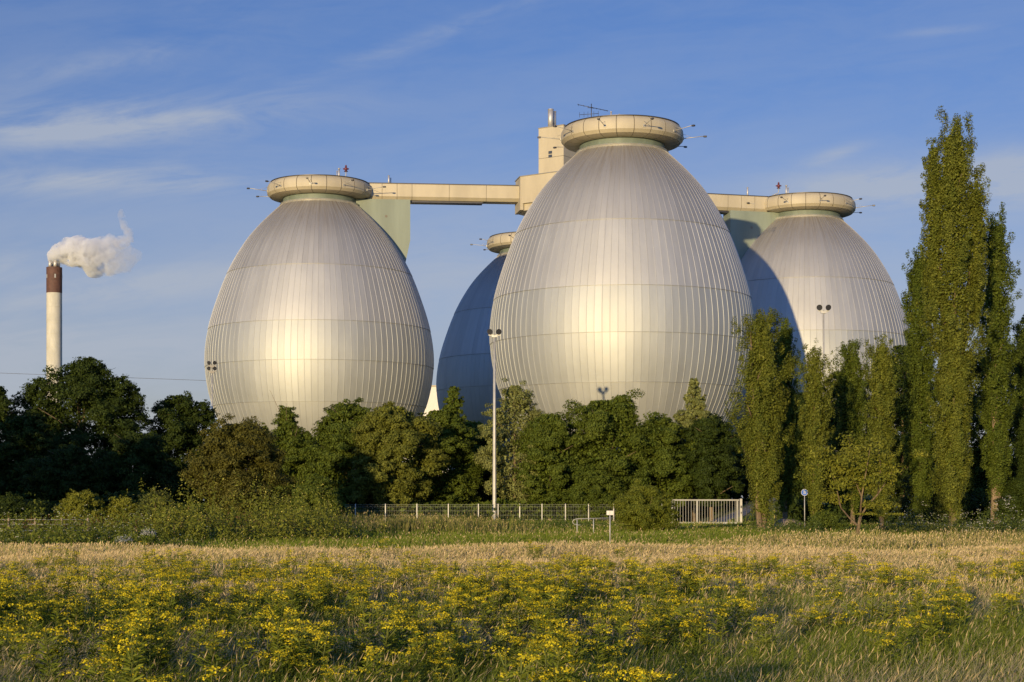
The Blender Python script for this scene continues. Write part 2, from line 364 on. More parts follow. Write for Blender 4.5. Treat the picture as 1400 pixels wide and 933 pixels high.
def make_egg():
    root = empty('digester_tank', (0, 0, 0), 'x', 'digester tank', 'egg-shaped digester tanks')
    # five stacked bands of standing-seam sheeting, each lapping over the one below
    for (z0, z1, rows, m, o) in [(0, 16.2, 16, 'shell_base', 0.0), (16.2, 21.9, 9, 'shell_low', 0.05), (21.9, 27.4, 9, 'shell_low', 0.09),
                                 (27.4, 35.5, 12, 'shell_mid', 0.13), (35.5, 45.75, 18, 'shell_upper', 0.17)]:
        link_mesh('shell_band', shell_band_mesh(z0, z1, rows, o), root, [M[m]])
    for z in (16.2, 21.9, 27.4, 35.5):
        mb = MB(); r = float(egg_r(z)); o = {16.2: .05, 21.9: .09, 27.4: .13, 35.5: .17}[z]
        mb.lathe([(r - .05, z - .05), (r + o + .03, z - .03), (r + o + .03, z + .01), (r - .05, z + .02)], 112)
        mb.build('lap_seam', M['seam'], root, 30)
    mb = MB(); mb.lathe([(5.3, 45.7), (5.78, 45.72), (5.86, 45.85), (5.78, 46.02), (5.3, 46.05)], 96); mb.build('trim_ring', M['trim'], root, 40)
    mb = MB(); mb.lathe([(5.2, 45.75), (5.36, 45.8), (5.36, 47.2), (5.2, 47.3)], 96); mb.build('neck', M['neck'], root, 40)
    # cap: clad ring with rounded shoulder, open joints between the panels
    mb = MB(); nj = 22; prof = [(5.25, 46.82), (6.4, 46.84), (7.25, 47.02), (7.62, 47.4), (7.68, 47.9), (7.62, 48.45), (7.42, 48.8), (7.12, 49.02), (6.95, 49.1), (6.85, 49.02)]
    angs = []
    for k in range(nj):
        a0 = 2 * pi * k / nj; w_ = 0.0065
        angs += [(a0 - w_, 0), (a0 - w_ * .8, 1), (a0 + w_ * .8, 1), (a0 + w_, 0)] + [(a0 + 2 * pi / nj * t, 0) for t in (.2, .4, .6, .8)]
    rings = []
    for (r, z) in prof:
        rings.append([mb.bm.verts.new(((r - .07 * g) * cos(a), (r - .07 * g) * sin(a), z)) for (a, g) in angs])
    n = len(angs)
    for i in range(len(prof) - 1):
        for k in range(n):
            k2 = (k + 1) % n
            f = mb.bm.faces.new((rings[i][k], rings[i][k2], rings[i + 1][k2], rings[i + 1][k])); f.smooth = True
            f.material_index = 1 if angs[k][1] or angs[k2][1] else 0
    mb.build('cap', [M['cream'], M['joint']], root, 25)
    mb = MB(); mb.lathe([(7.0, 49.0), (6.84, 49.06), (4.0, 49.16), (0.05, 49.2)], 48); mb.build('roof', M['roofing'], root)
    # thin dark capping along the roof edge
    mb = MB(); mb.lathe([(6.86, 49.05), (7.2, 49.08), (7.2, 49.16), (6.86, 49.18)], 88); mb.build('roof_edge', M['darkmetal'], root, 30)
    # floodlights on brackets all round the cap
    for k in range(10):
        a = k * 2 * pi / 10 + 0.16
        d = Vector((cos(a), sin(a), 0)); up = Vector((0, 0, 1))
        p0 = d * 7.66 + up * 47.75; p1 = d * 10.3 + up * 48.05
        mb = MB(); mb.tube([p0, p1], 0.045, 6); mb.tube([p0 + up * .55 + d * 0.02, d * 8.8 + up * 47.88], 0.018, 5)
        mb.box(d * 7.69 + up * 47.75, (0.10, 0.3, 0.3), a)
        arm = mb.build('lamp_arm', M['galv'], root)
        mb = MB(); mb.box(p1 + d * 0.1 - up * 0.05, (0.42, 0.3, 0.2), a, 0.04)
        mb.build('lamp_head', M['darkmetal'], arm)
    # support fin below the bridge, reaching out along +X
    mb = MB()
    mb.prism([(4.6, 46.8), (13.1, 46.8), (13.1, 40.8), (12.45, 37.7), (9.0, 37.7)], (1, 0, 0), (0, 0, 1), (0, 1, 0), (0, 0, 0), 2.9)
    fin = mb.build('support_fin', M['green'], root)
    mb = MB(); rr = [Vector((x, 0, 0)) for x in ()]
    mb.tube([(9.6, -1.47, 44.3), (9.6, -1.44, 44.3)], 0.19, 12); mb.build('vent_hole', M['joint'], fin)
    mb = MB(); mb.tube([(9.6, 1.47, 44.3), (9.6, 1.44, 44.3)], 0.19, 12); mb.build('vent_hole', M['joint'], fin)
    return root

HUB = Vector((8.5, 251.5, 0))
EGGS = [((13.8, 211.0), 1.0, 1.0, 'largest egg-shaped metal digester tank standing in front with an aerial on its cap', 0),
        ((-28.3, 248.0), 1.01, 1.0, 'sunlit egg-shaped metal digester tank at the left end of the cream walkway bridge', 0),
        ((45.6, 261.5), 1.0, 1.0, 'egg-shaped metal digester tank behind the poplars with a curved shadow across it', 0),
        ((3.2, 298.0), 1.0, 1.0, 'blue shaded egg-shaped digester tank farthest back, half hidden by the largest tank', 0)]
proto = make_egg()
def children(o): return [c for c in col.objects if c.parent == o]
def copy_tree(o, kids):
    c = o.copy(); col.objects.link(c)
    for ch in kids.get(o.name, ()):
        d = copy_tree(ch, kids); d.parent = c
    return c
kids = {}
for o in col.objects:
    if o.parent: kids.setdefault(o.parent.name, []).append(o)
eggs = []
for i, ((x, y), sxy, sz, lab, _) in enumerate(EGGS):
    e = proto if i == 0 else copy_tree(proto, kids)
    e.location = (x, y, 0); e.scale = (sxy, sxy, sz); e['label'] = lab
    e.rotation_euler = (0, 0, atan2(HUB.y - y, HUB.x - x))
    eggs.append(e)
bpy.context.view_layer.update()

def add_part(egg, wx, wy, z, fn, name, m, parent=None):
    """fn builds around the origin; the part is put at a world spot but parented to its egg"""
    mb = MB(); fn(mb); o = mb.build(name, m, None)
    o.matrix_world = Matrix.Translation((wx, wy, z)); bpy.context.view_layer.update()
    pa = parent or egg; mw = o.matrix_world.copy()
    o.parent = pa; o.matrix_parent_inverse = pa.matrix_world.inverted(); o.matrix_world = mw
    return o
e = eggs[0]
ax, ay, az = WX(808.5, 208), 208, 49.15
def yagi(mb):
    mb.tube([(0, 0, 0), (0, 0, 2.3)], 0.05, 6)
    L = [Vector((-1.7, 0, 2.2)), Vector((2.1, 0.6, 1.55))]; mb.tube(L, 0.035, 6)
    for t in (0.02, 0.2, .35, .5, .62, .74, .86, .97):
        p = L[0].lerp(L[1], t); hl = 0.55 - .2 * t
        mb.tube([p + Vector((-.12, -1, 0)) * hl, p + Vector((.12, 1, 0)) * hl], 0.02, 5)
    L = [Vector((-1.5, .3, 1.0)), Vector((.9, -.2, 1.05))]; mb.tube(L, 0.03, 6)
    for t in (0.02, .25, .45, .75, .98):
        p = L[0].lerp(L[1], t); mb.tube([p + Vector((0, 0, -.32)), p + Vector((0, 0, .32))], 0.02, 5)
    mb.tube([(-.5, -.25, 1.75), (.6, .3, 1.8)], 0.03, 5)
add_part(e, ax, ay, az, yagi, 'antenna', M['darkmetal'])
def pipe(h, r):
    def f(mb): mb.tube([(0, 0, 0), (0, 0, h * .93)], r, 10); mb.tube([(0, 0, h * .93), (0, 0, h)], [r * 1.35, r * 1.35], 10)
    return f
add_part(e, WX(835.5, 207), 207, 49.15, pipe(1.1, .1), 'vent_pipe', M['steel'])
add_part(e, WX(846.5, 207), 207, 49.15, pipe(0.8, .07), 'vent_pipe', M['steel'])
def valve(mb):
    mb.tube([(-.75, 0, 0), (-.7, 0, .28), (-.4, 0, .42), (-.1, 0, .5), (0, 0, .8), (0, 0, 1.3)], 0.07, 8)
    mb.box((-.75, 0, .12), (.5, .5, .24), 0, .04)
def head(mb):
    mb.ball((0, 0, 1.65), .26, 0, 2, (1, 1, 1.1)); mb.tube([(0, 0, 1.25), (0, 0, 1.35)], .28, 10); mb.tube([(0, 0, 1.95), (0, 0, 2.2)], [.16, .1], 8)
    mb.tube([(-.42, 0, 1.65), (.42, 0, 1.65)], .1, 8)
for (eg, pxp, pxv, dirn, Yp, py) in ((eggs[1], 463.5, 473, 1, 245, 240), (eggs[2], 1075, 1064.5, -1, 258, 251)):
    z0 = 49.12
    add_part(eg, WX(pxp, Yp), Yp, z0, pipe(1.75, .13), 'vent_pipe', M['steel'])
    add_part(eg, WX(pxp - 3 * dirn, Yp), Yp + .4, z0, pipe(1.45, .08), 'vent_pipe', M['steel'])
    vo = add_part(eg, WX(pxv, Yp), Yp, z0, valve, 'relief_valve', M['galv'])
    add_part(eg, WX(pxv, Yp), Yp, z0, head, 'valve_head', M['red'], vo)

# ---------------------------------------------------------------- bridges, hub, tower
def bridge(name, a, b, r0, r1, label):
    A = Vector((a[0], a[1], 0)); B = Vector((b.x, b.y, 0)); d = (B - A).normalized(); L = (B - A).length
    t0, t1 = r0, L - r1
    root = empty(name, A + d * t0 + Vector((0, 0, 46.8)), label, 'walkway bridge', 'cream walkway bridges between the tanks', atan2(d.y, d.x))
    W = 3.0; H = 2.35; n = 3
    sec = [(-W / 2 + .45, 0.0), (W / 2 - .45, 0.0), (W / 2, 0.45), (W / 2, H - .12), (W / 2 - .15, H), (-W / 2 + .15, H), (-W / 2, H - .12), (-W / 2, 0.45)]
    core = [(x * .975, 0.03 + z * .97) for x, z in sec]
    span = t1 - t0
    cuts = [0, 2.2, 4.4, 6.6] + [6.6 + (span - 6.6) * k / n for k in range(1, n + 1)]
    mb = MB()
    for i in range(len(cuts) - 1):
        x0, x1 = cuts[i] + .035, cuts[i + 1] - .035
        mb.prism(sec, (0, 1, 0), (0, 0, 1), (1, 0, 0), ((x0 + x1) / 2, 0, 0), x1 - x0)
    mb.build('cladding', M['cream'], root)
    mb = MB(); mb.prism(core, (0, 1, 0), (0, 0, 1), (1, 0, 0), (span / 2, 0, 0), span - .1); mb.build('frame', M['joint'], root)
    mb = MB()
    for s_ in (-1, 1): mb.box((span / 2, s_ * (W / 2 - .12), H + .05), (span, .16, .09))
    mb.build('roof_edge', M['darkmetal'], root)
    mb = MB(); mb.box((span / 2, 0, -.14), (span - 12, 1.7, .26)); mb.build('girder', M['darkmetal'], root)
    return root, d
br, d_ = bridge('walkway_bridge', EGGS[1][0], HUB, 6.9, 7.0, 'long cream walkway bridge between the left tank and the stair tower')
mb = MB(); mb.tube([(3.2, -.3, 2.3), (3.2, -.3, 3.75)], .13, 10); mb.build('vent_pipe', M['steel'], br)
mb = MB(); mb.tube([(3.5, .3, 2.3), (3.5, .3, 3.5)], .09, 10); mb.build('vent_pipe', M['steel'], br)
br, d_ = bridge('walkway_bridge', EGGS[2][0], HUB, 6.9, 7.0, 'short visible cream walkway bridge between the largest tank and the right tank')
mb = MB(); mb.tube([(2.9, .3, 2.3), (2.9, .3, 3.9)], .13, 10); mb.build('vent_pipe', M['steel'], br)

rot = atan2(EGGS[2][0][1] - EGGS[1][0][1], EGGS[2][0][0] - EGGS[1][0][0])
tw = empty('stair_tower', HUB, 'cream stair tower with two steel flues rising behind the largest tank', 'tower', None, rot)
# hub: a square turned 45 degrees with cut corners
def cut_square(R_, c): return [(R_, c), (c, R_), (-c, R_), (-R_, c), (-R_, -c), (-c, -R_), (c, -R_), (R_, -c)]
def ext(mb, poly, z0, z1, mi=0, off=(0, 0)): mb.prism(poly, (1, 0, 0), (0, 1, 0), (0, 0, 1), (off[0], off[1], (z0 + z1) / 2), z1 - z0, mi)
mb = MB(); ext(mb, cut_square(7.75, 1.9), 46.3, 50.25); hub_o = mb.build('hub', M['cream'], tw)
mb = MB(); ext(mb, cut_square(7.3, 1.7), 45.3, 46.3); mb.build('hub_base', M['cream'], tw)
mb = MB(); ext(mb, cut_square(7.86, 1.92), 50.25, 50.36); mb.build('roof_edge', M['roofing'], tw)
mb = MB()
mb.box((-7.55, 0, 46.2), (.5, 4.2, 1.7)); mb.build('bearing', M['cream'], tw); mb = MB(); mb.box((7.55, 0, 46.2), (.5, 4.2, 1.7)); mb.build('bearing', M['cream'], tw)
mb = MB(); c = (-1.75, -1.2)
ext(mb, cut_square(3.1, .03), 50.36, 53.1, 0, c); ext(mb, cut_square(3.1, .03), 53.16, 57.6, 0, c); ext(mb, cut_square(3.02, .03), 53.05, 53.2, 1, c)
tower_o = mb.build('tower_shaft', [M['cream'], M['joint']], tw)
mb = MB(); ext(mb, cut_square(3.18, .04), 57.6, 57.72, 0, c); mb.build('tower_roof', M['roofing'], tw)
# two small louvred windows on the left face
dl = Vector((-1, -1, 0)).normalized(); tl = Vector((1, -1, 0)).normalized()
for z in (53.85, 53.3):
    mb = MB(); p = Vector((c[0], c[1], z)) + dl * (3.1 / sqrt(2) + .02) - tl * .1
    mb.box(p, (.08, .62, .42), atan2(dl.y, dl.x)); wnd = mb.build('louvre', M['window'], tw)
for k, (ox, oy, h, r) in enumerate(((-1.35, -.4, 2.75, .42), (-.75, .25, 2.6, .36))):
    mb = MB(); mb.tube([(c[0] + ox, c[1] + oy, 57.72), (c[0] + ox, c[1] + oy, 57.72 + h)], r, 20)
    mb.tube([(c[0] + ox, c[1] + oy, 57.72 + h - .1), (c[0] + ox, c[1] + oy, 57.72 + h + .02)], r * 1.06, 20); mb.build('flue', M['steel'], tw)
mb = MB(); mb.box((c[0] + 3.2, c[1] + .9, 54), (1.2, 1.2, 3.0)); mb.build('plant_box', M['brickred'], tw)
mb = MB(); ext(mb, cut_square(4.2, .8), 0, 45.3); mb.build('lift_shaft', M['concrete'], tw)
for (p, nm) in ((EGGS[0][0], 0), (EGGS[3][0], 1)):
    A = Vector((p[0], p[1], 0)); d = (HUB - A).normalized(); L = (HUB - A).length - 6.9 - 7.0
    mb = MB(); mb.box((0, 0, 0), (L, 3.0, 2.35), 0, .2); o = mb.build('walkway', M['cream'], None)
    mid = A + d * (6.9 + L / 2) + Vector((0, 0, 47.97))
    o.parent = tw; o.matrix_parent_inverse = Matrix.Identity(4)
    inv = (Matrix.Translation(HUB) @ Matrix.Rotation(rot, 4, 'Z')).inverted()
    o.matrix_basis = inv @ Matrix.Translation(mid) @ Matrix.Rotation(atan2(d.y, d.x), 4, 'Z')

# ---------------------------------------------------------------- small cream building in the gap between the tanks
Yb = 340; xb = WX(596, Yb)
bl = empty('plant_building', (xb, Yb, 0), 'small pale flat-roofed building seen in the gap between two tanks', 'building')
zt = WZ(529, Yb)
mb = MB(); mb.box((0, 4, zt / 2), (13, 8, zt)); mb.build('wall', M['white'], bl)
mb = MB(); mb.box((0, 4, zt + .15), (13.5, 8.5, .3)); mb.build('roof', M['cream'], bl)
for xx in (-4.5, -1.5, 1.5, 4.5):
    mb = MB(); mb.box((xx, -.02, zt * .55), (1.6, .1, 1.4)); mb.build('window', M['window'], bl)

# ---------------------------------------------------------------- chimney, smoke, wire
Yc = 400; xc = WX(74.2, Yc); sc_ = F / Yc
ch = empty('chimney', (xc, Yc, 0), 'tall pale concrete chimney with a red-brown top band', 'chimney')
zt = WZ(366, Yc); zb = WZ(401, Yc); R_ = 10.4 / sc_
mb = MB(); mb.lathe([(R_ * 1.03, 0), (R_, zb)], 40); 
for z in np.arange(4, zb - 1, 3.2): mb.lathe([(R_ - .02, z), (R_ * 1.03 - R_ * .03 * z / zb + .025, z + .03), (R_ * 1.03 - R_ * .03 * z / zb + .025, z + .12), (R_ - .02, z + .15)], 40)
mb.build('shaft', M['concrete'], ch, 30)
mb = MB(); mb.lathe([(R_ - .02, zb - .02), (R_ + .03, zb), (R_ + .03, zt), (R_ - .25, zt + .05), (.02, zt + .05)], 40); cb = mb.build('top_band', M['brickred'], ch, 30)
for k in range(5):
    a = 2 * pi * k / 5 - 1.2; mb = MB(); mb.box(((R_ + .03) * cos(a), (R_ + .03) * sin(a), zt - 2.2), (.12, .35, .9), a); mb.build('warning_lamp', M['galv'], cb)
for k in range(4):
    a = 2 * pi * k / 4 + .5; mb = MB(); mb.tube([(.95 * cos(a), .95 * sin(a), zt), (.95 * cos(a), .95 * sin(a), zt + 1.55)], .42, 14); mb.build('flue_pipe', M['steel'], ch)

def lofted(path, seed, bump, sides=40, seg=6):
    pts = []
    for i in range(len(path) - 1):
        for k in range(seg):
            t = k / seg; pts.append([path[i][j] * (1 - t) + path[i + 1][j] * t for j in range(3)])
    pts.append(path[-1])
    rng = np.random.default_rng(seed)
    K = [(rng.normal(size=3) * s_, rng.random() * 6.3, a_) for s_, a_ in ((.45, 1), (.45, 1), (.9, .6), (.9, .6), (1.7, .35), (1.7, .35), (3.0, .2))]
    V = []; n = len(pts)
    for i, (px, py, r) in enumerate(pts):
        c = P(px, py, Yc); nxt = P(*pts[min(i + 1, n - 1)][:2], Yc); prv = P(*pts[max(i - 1, 0)][:2], Yc)
        d = (nxt - prv).normalized(); a = Vector((0, 1, 0)); b = d.cross(a).normalized()
        for k in range(sides):
            th = 2 * pi * k / sides; q = c + (a * cos(th) + b * sin(th)) * r / sc_
            nz = sum(a_ * sin(Vector(kk).dot(q) + ph) for kk, ph, a_ in K)
            q = c + (q - c) * (1 + bump * nz / 2)
            V.append(q)
    bm = bmesh.new(); vs = [bm.verts.new(v_) for v_ in V]
    for i in range(n - 1):
        for k in range(sides): bm.faces.new((vs[i * sides + k], vs[i * sides + (k + 1) % sides], vs[(i + 1) * sides + (k + 1) % sides], vs[(i + 1) * sides + k]))
    bm.faces.new(vs[:sides]); bm.faces.new(list(reversed(vs[-sides:])))
    bmesh.ops.recalc_face_normals(bm, faces=bm.faces[:])
    return bm
def smoke_mat(name, dens, x0, x1, fade):
    m = bpy.data.materials.new(name); m.use_nodes = True; t = NT(m.node_tree); t.t.nodes.clear()
    g = t.n('ShaderNodeNewGeometry'); s_ = t.n('ShaderNodeSeparateXYZ'); t.link(g.outputs['Position'], s_.inputs[0])
    n1 = t.noise(g.outputs['Position'], 0.55, 7, 0.6, 0.5)
    d = t.m('MULTIPLY', t.ramp(n1, 0.40, 0.54), t.ramp(s_.outputs[0], x0, x1, dens, dens * fade))
    pv = t.n('ShaderNodeVolumePrincipled'); pv.inputs['Color'].default_value = (.995, .995, .995, 1); pv.inputs['Anisotropy'].default_value = 0.1
    t.link(d, pv.inputs['Density']); o = t.n('ShaderNodeOutputMaterial'); t.link(pv.outputs[0], o.inputs['Volume'])
    return m
bm = lofted([(69, 359, 4), (73, 353, 10), (82, 347, 17), (94, 343, 22), (108, 346, 24), (124, 350, 26), (142, 351, 25), (160, 350, 22), (178, 349, 17), (194, 350, 6)], 4, 0.22, 56, 8)
me = bpy.data.meshes.new('smoke_plume'); bm.to_mesh(me); bm.free()
sm = link_mesh('smoke_plume', me, None, [smoke_mat('white_smoke', 1.9, WX(84, Yc), WX(172, Yc), 0.09)])
tag(sm, 'white smoke plume drifting right from the mouth of the tall chimney', 'smoke')
bm = lofted([(150, 336, 3), (164, 333, 7), (176, 326, 8), (176, 314, 7), (168, 303, 6), (166, 292, 5), (166, 286, 2)], 9, 0.5, 28)
me = bpy.data.meshes.new('wisp'); bm.to_mesh(me); bm.free()
link_mesh('wisp', me, sm, [smoke_mat('thin_smoke', 0.45, WX(150, Yc), WX(180, Yc), 0.9)])

mb = MB()
for (dz, r) in ((0, .045),):
    pts = [P(x, 503 + (x + 200) * .0364 + dz, 430) for x in np.linspace(-200, 640, 15)]
    mb.tube(pts, r, 5)
tag(mb.build('power_line', M['darkmetal']), 'thin dark overhead wire crossing the sky behind the left trees', 'wire')

# ---------------------------------------------------------------- floodlight masts
def floodlight(parent, c, aim, s_=1.0):
    d = Vector(aim).normalized(); q = d.to_track_quat('Z', 'Y').to_matrix()
    mb = MB(); bmv = []
    prof = [(.02, -.34), (.30, -.32), (.46, -.12), (.55, .10), (.56, .2), (.50, .2)]
    mb.lathe([(r * s_, z * s_) for r, z in prof], 20)
    bmesh.ops.transform(mb.bm, matrix=Matrix.Translation(c) @ q.to_4x4(), verts=mb.bm.verts[:])
    h = mb.build('floodlight', M['darkmetal'], parent, 40)
    mb = MB(); mb.tube([(0, 0, .12 * s_), (0, 0, .17 * s_)], .51 * s_, 20)
    bmesh.ops.transform(mb.bm, matrix=Matrix.Translation(c) @ q.to_4x4(), verts=mb.bm.verts[:])
    mb.build('lens', M['lens'], h)
def mast(px, Y, ytop, label, tiers=1, s_=1.0, r=.2):
    x = WX(px, Y); z0 = G(x, Y); zt = WZ(ytop, Y) - z0
    root = empty('floodlight_mast', (x, Y, z0), label, 'floodlight mast', 'floodlight masts')
    mb = MB(); mb.tube([(0, 0, 0), (0, 0, .06), (0, 0, 1.4), (0, 0, 1.45), (0, 0, zt * .5), (0, 0, zt)], [r * 1.5, r * 1.05, r * 1.02, r, r * .8, r * .5], 14); mb.build('pole', M['galv'], root)
    mb = MB()
    for k in range(tiers): mb.box((0, 0, zt - .1 - k * 1.25 * s_), (1.75 * s_, .1, .1)); mb.box((0, 0, zt - .22 - k * 1.25 * s_), (.5, .22, .18))
    mb.build('crossarm', M['galv'] if tiers == 1 else M['darkmetal'], root)
    for k in range(tiers):
        for sx in (-1, 1): floodlight(root, Vector((sx * .62 * s_, -.12, zt + .22 - k * 1.25 * s_)), (sx * .35, -1, -.35), .78 * s_)
    return root
mast(676, 161, 457, 'tall pale floodlight mast with two round lamps in front of the largest tank', 1, .64)
mast(1126, 154, 424, 'floodlight mast with two round lamps rising behind the poplars', 1, .62, .12)
mast(290, 186, 499, 'floodlight mast with two tiers of lamps at the left edge of the left tank', 2, .5, .13)

# ---------------------------------------------------------------- fence, gate, barrier, signs
Yf = 158.0
fr = empty('mesh_fence', (WX(660, Yf), Yf, 0), 'pale wire mesh fence panels along the grass verge', 'fence')
posts = [486, 527, 570, 613, 654, 681, 710.5, 741, 773, 804.7, 839, 872, 905]
ox = WX(660, Yf)
for px in posts:
    x = WX(px, Yf); mb = MB(); mb.box((x - ox, 0, .96), (.10, .09, 2.02), 0, .012); mb.build('post', M['galv'], fr)
mb = MB(); x0, x1 = WX(472, Yf) - ox, WX(908, Yf) - ox
for z in (.12, .5, .9, 1.3, 1.68, 1.9): mb.box(((x0 + x1) / 2, .07, z), (x1 - x0, .014, .014))
for x in np.arange(x0, x1, .16): mb.box((x, .085, .98), (.009, .009, 1.84))
mb.build('wire_mesh', M['wire'], fr)

Yg = 148.0; gx0, gx1 = WX(916, Yg), WX(1013, Yg); zg = WZ(683, Yg)
gt = empty('sliding_gate', ((gx0 + gx1) / 2, Yg, 0), 'pale metal sliding gate of upright bars across the drive', 'gate')
ox = (gx0 + gx1) / 2
mb = MB()
mb.box(((gx0 + gx1) / 2 - ox, 0, zg - .06), (gx1 - gx0 - .3, .1, .12)); mb.box(((gx0 + gx1) / 2 - ox, 0, .28), (gx1 - gx0 - .3, .12, .16))
for px in (919, 953, 1008): mb.box((WX(px, Yg) - ox, 0, zg / 2 + .1), (.16, .105, zg - .3))
mb.build('gate_frame', M['gate'], gt)
for px in np.arange(922.5, 1007, 3.75):
    if abs(px - 953) < 1.8: continue
    mb = MB(); mb.box((WX(px, Yg) - ox, 0, zg / 2 + .12), (.034, .03, zg - .42)); mb.build('bar', M['gate'], gt)
mb = MB(); mb.box((gx1 - ox, .02, zg / 2 + .02), (.22, .3, zg + .1), 0, .02); gp = mb.build('gate_post', M['galv'], gt)
mb = MB(); mb.box((gx1 - ox, -.15, zg * .72), (.11, .06, .22)); mb.box((gx1 - ox, -.15, zg * .5), (.08, .06, .16)); mb.build('lock_plate', M['darkmetal'], gp)
mb = MB(); mb.box(((gx0 + gx1) / 2 - ox, -.05, .06), (gx1 - gx0 + .2, .5, .14)); mb.build('floor_track', M['kerb'], gt)
# darker chain-link fence running right from the gate
x0, x1 = WX(1016, Yg), WX(1240, Yg)
cf = empty('chain_link_fence', (x0, Yg + .6, 0), 'dark green chain-link fence to the right of the gate', 'fence')
for k, x in enumerate(np.arange(x0 + .4, x1, 2.6)):
    zz = G(x, Yg + .6); mb = MB(); mb.tube([(x - x0, 0, zz), (x - x0, 0, zz + 2.1)], .04, 8); mb.build('post', M['darkmetal'], cf)
mb = MB()
for z in (.3, .9, 1.5, 2.05): mb.tube([(x - x0, .03, G(x, Yg + .6) + z) for x in np.linspace(x0, x1, 30)], .012, 4)
for x in np.arange(x0, x1, .3): zz = G(x, Yg + .6); mb.tube([(x - x0, .04, zz + .2), (x - x0, .04, zz + 2.05)], .006, 4)
mb.build('wire_mesh', M['darkmetal'], cf)

Yh = 97.0; xh = WX(800, Yh); zh = G(xh, Yh); hr = empty('tube_barrier', (xh, Yh, zh), 'low pale tube barrier with a rounded end in front of the fence', 'barrier')
zt = WZ(709.5, Yh) - zh; zl = WZ(718, Yh) - zh
mb = MB(); xa = WX(790, Yh) - xh; xe = WX(838, Yh) - xh
arc = [(xa - .3 * sin(a), 0, (zt + zl) / 2 + (zt - zl) / 2 * cos(a)) for a in np.linspace(0, pi, 9)]
mb.tube([(xe, 0, zt + .05)] + arc + [(xa + .15, 0, zl)], .019, 8); mb.build('rail', M['galv'], hr)
for px in (789, 811.5, 834): mb = MB(); x = WX(px, Yh) - xh; mb.tube([(x, .05, 0), (x, .05, zt + .02)], .03, 8); mb.build('post', M['galv'], hr)

Ys = 78.0; xs_ = WX(834, Ys); zs_ = G(xs_, Ys); sg = empty('marker_post', (xs_, Ys, zs_), 'slim pale post with a small blank cream plate in the dry grass', 'marker post')
zt = WZ(698.5, Ys) - zs_
mb = MB(); mb.tube([(0, .03, 0), (0, .03, zt - .02)], .03, 8); mb.build('post', M['galv'], sg)
mb = MB()
for s2 in (-1, 1): mb.box((s2 * .085, 0, zt - .1), (.15, .02, .2), 0, .005)
mb.box((0, .012, zt - .1), (.03, .02, .2)); mb.build('plate', M['white'], sg)

# round blue sign: white pedestrian and child pictogram
Yr = 112.0; xr = WX(1100, Yr); zr = G(xr, Yr); rs = empty('path_sign', (xr, Yr, zr), 'round blue sign with white pedestrian pictogram on a thin pole', 'road sign')
zc = WZ(673.5, Yr) - zr; R_ = 4.6 * Yr / F
mb = MB(); mb.tube([(0.02, .04, 0), (0, .04, zc + R_)], .03, 8); mb.build('pole', M['galv'], rs)
mb = MB(); mb.tube([(0, .012, zc), (0, 0, zc)], R_, 32); disc = mb.build('sign_rim', M['white'], rs)
mb = MB(); mb.tube([(0, 0.0, zc), (0, -.006, zc)], R_ * .91, 32); mb.build('sign_face', M['blue'], rs)
mb = MB(); k = R_ * .9
def pic(poly): mb.prism([(p[0] * k, p[1] * k) for p in poly], (1, 0, 0), (0, 0, 1), (0, 1, 0), (0, -.0095, zc), .005)
def person(cx, s2, y0):
    mb.tube([(cx * k, -.0065, zc + (y0 + .78 * s2) * k), (cx * k, -.012, zc + (y0 + .78 * s2) * k)], .13 * s2 * k, 12)
    pic([(cx - .16 * s2, y0 + .6 * s2), (cx + .16 * s2, y0 + .6 * s2), (cx + .13 * s2, y0 + .02), (cx - .13 * s2, y0 + .02)])
    pic([(cx - .13 * s2, y0), (cx - .02 * s2, y0), (cx - .12 * s2, y0 - .7 * s2), (cx - .26 * s2, y0 - .7 * s2)])
    pic([(cx + .02 * s2, y0), (cx + .13 * s2, y0), (cx + .28 * s2, y0 - .7 * s2), (cx + .14 * s2, y0 - .7 * s2)])
person(-.16, .85, .02); person(.34, .55, -.15)
mb.build('pictogram', M['white'], rs)

# boulder beside the poplar
Yk = 118; xk = WX(1074, Yk); bmk = bmesh.new(); bmesh.ops.create_icosphere(bmk, subdivisions=4, radius=1)
rng = np.random.default_rng(5); KK = [(Vector(rng.normal(size=3)) * f_, rng.random() * 6, a_) for f_, a_ in ((1.3, .16), (1.6, .14), (3, .07), (3.4, .06), (7, .03), (8, .025))]
for v_ in bmk.verts:
    n_ = 1 + sum(a_ * sin(k_.dot(v_.co) + p_) for k_, p_, a_ in KK); v_.co = Vector((v_.co.x * .85 * n_, v_.co.y * .6 * n_, v_.co.z * .55 * n_ + .2))
me = bpy.data.meshes.new('boulder'); bmk.to_mesh(me); bmk.free(); me.shade_smooth()
o = link_mesh('boulder', me, None, [M['stone']]); o.location = (xk, Yk, G(xk, Yk)); tag(o, 'rounded brown boulder in the grass beside the poplar trunks', 'boulder')

# low post-and-wire fence at the left
Yw = 92.0; xw = WX(48, Yw); lf = empty('post_and_wire_fence', (xw, Yw, G(xw, Yw)), 'low wooden post and wire fence at the left edge of the meadow', 'fence')
for px in (-24, 12, 48, 84, 120):
    x = WX(px, Yw); mb = MB(); mb.box((x - xw, 0, .55), (.1, .1, 1.3), 0, .015); mb.build('post', M['wood'], lf)
mb = MB()
for z in (.5, .85, 1.1): mb.tube([(WX(-60, Yw) - xw, .06, z), (WX(125, Yw) - xw, .06, z)], .012, 5)
mb.build('wire', M['galv'], lf)

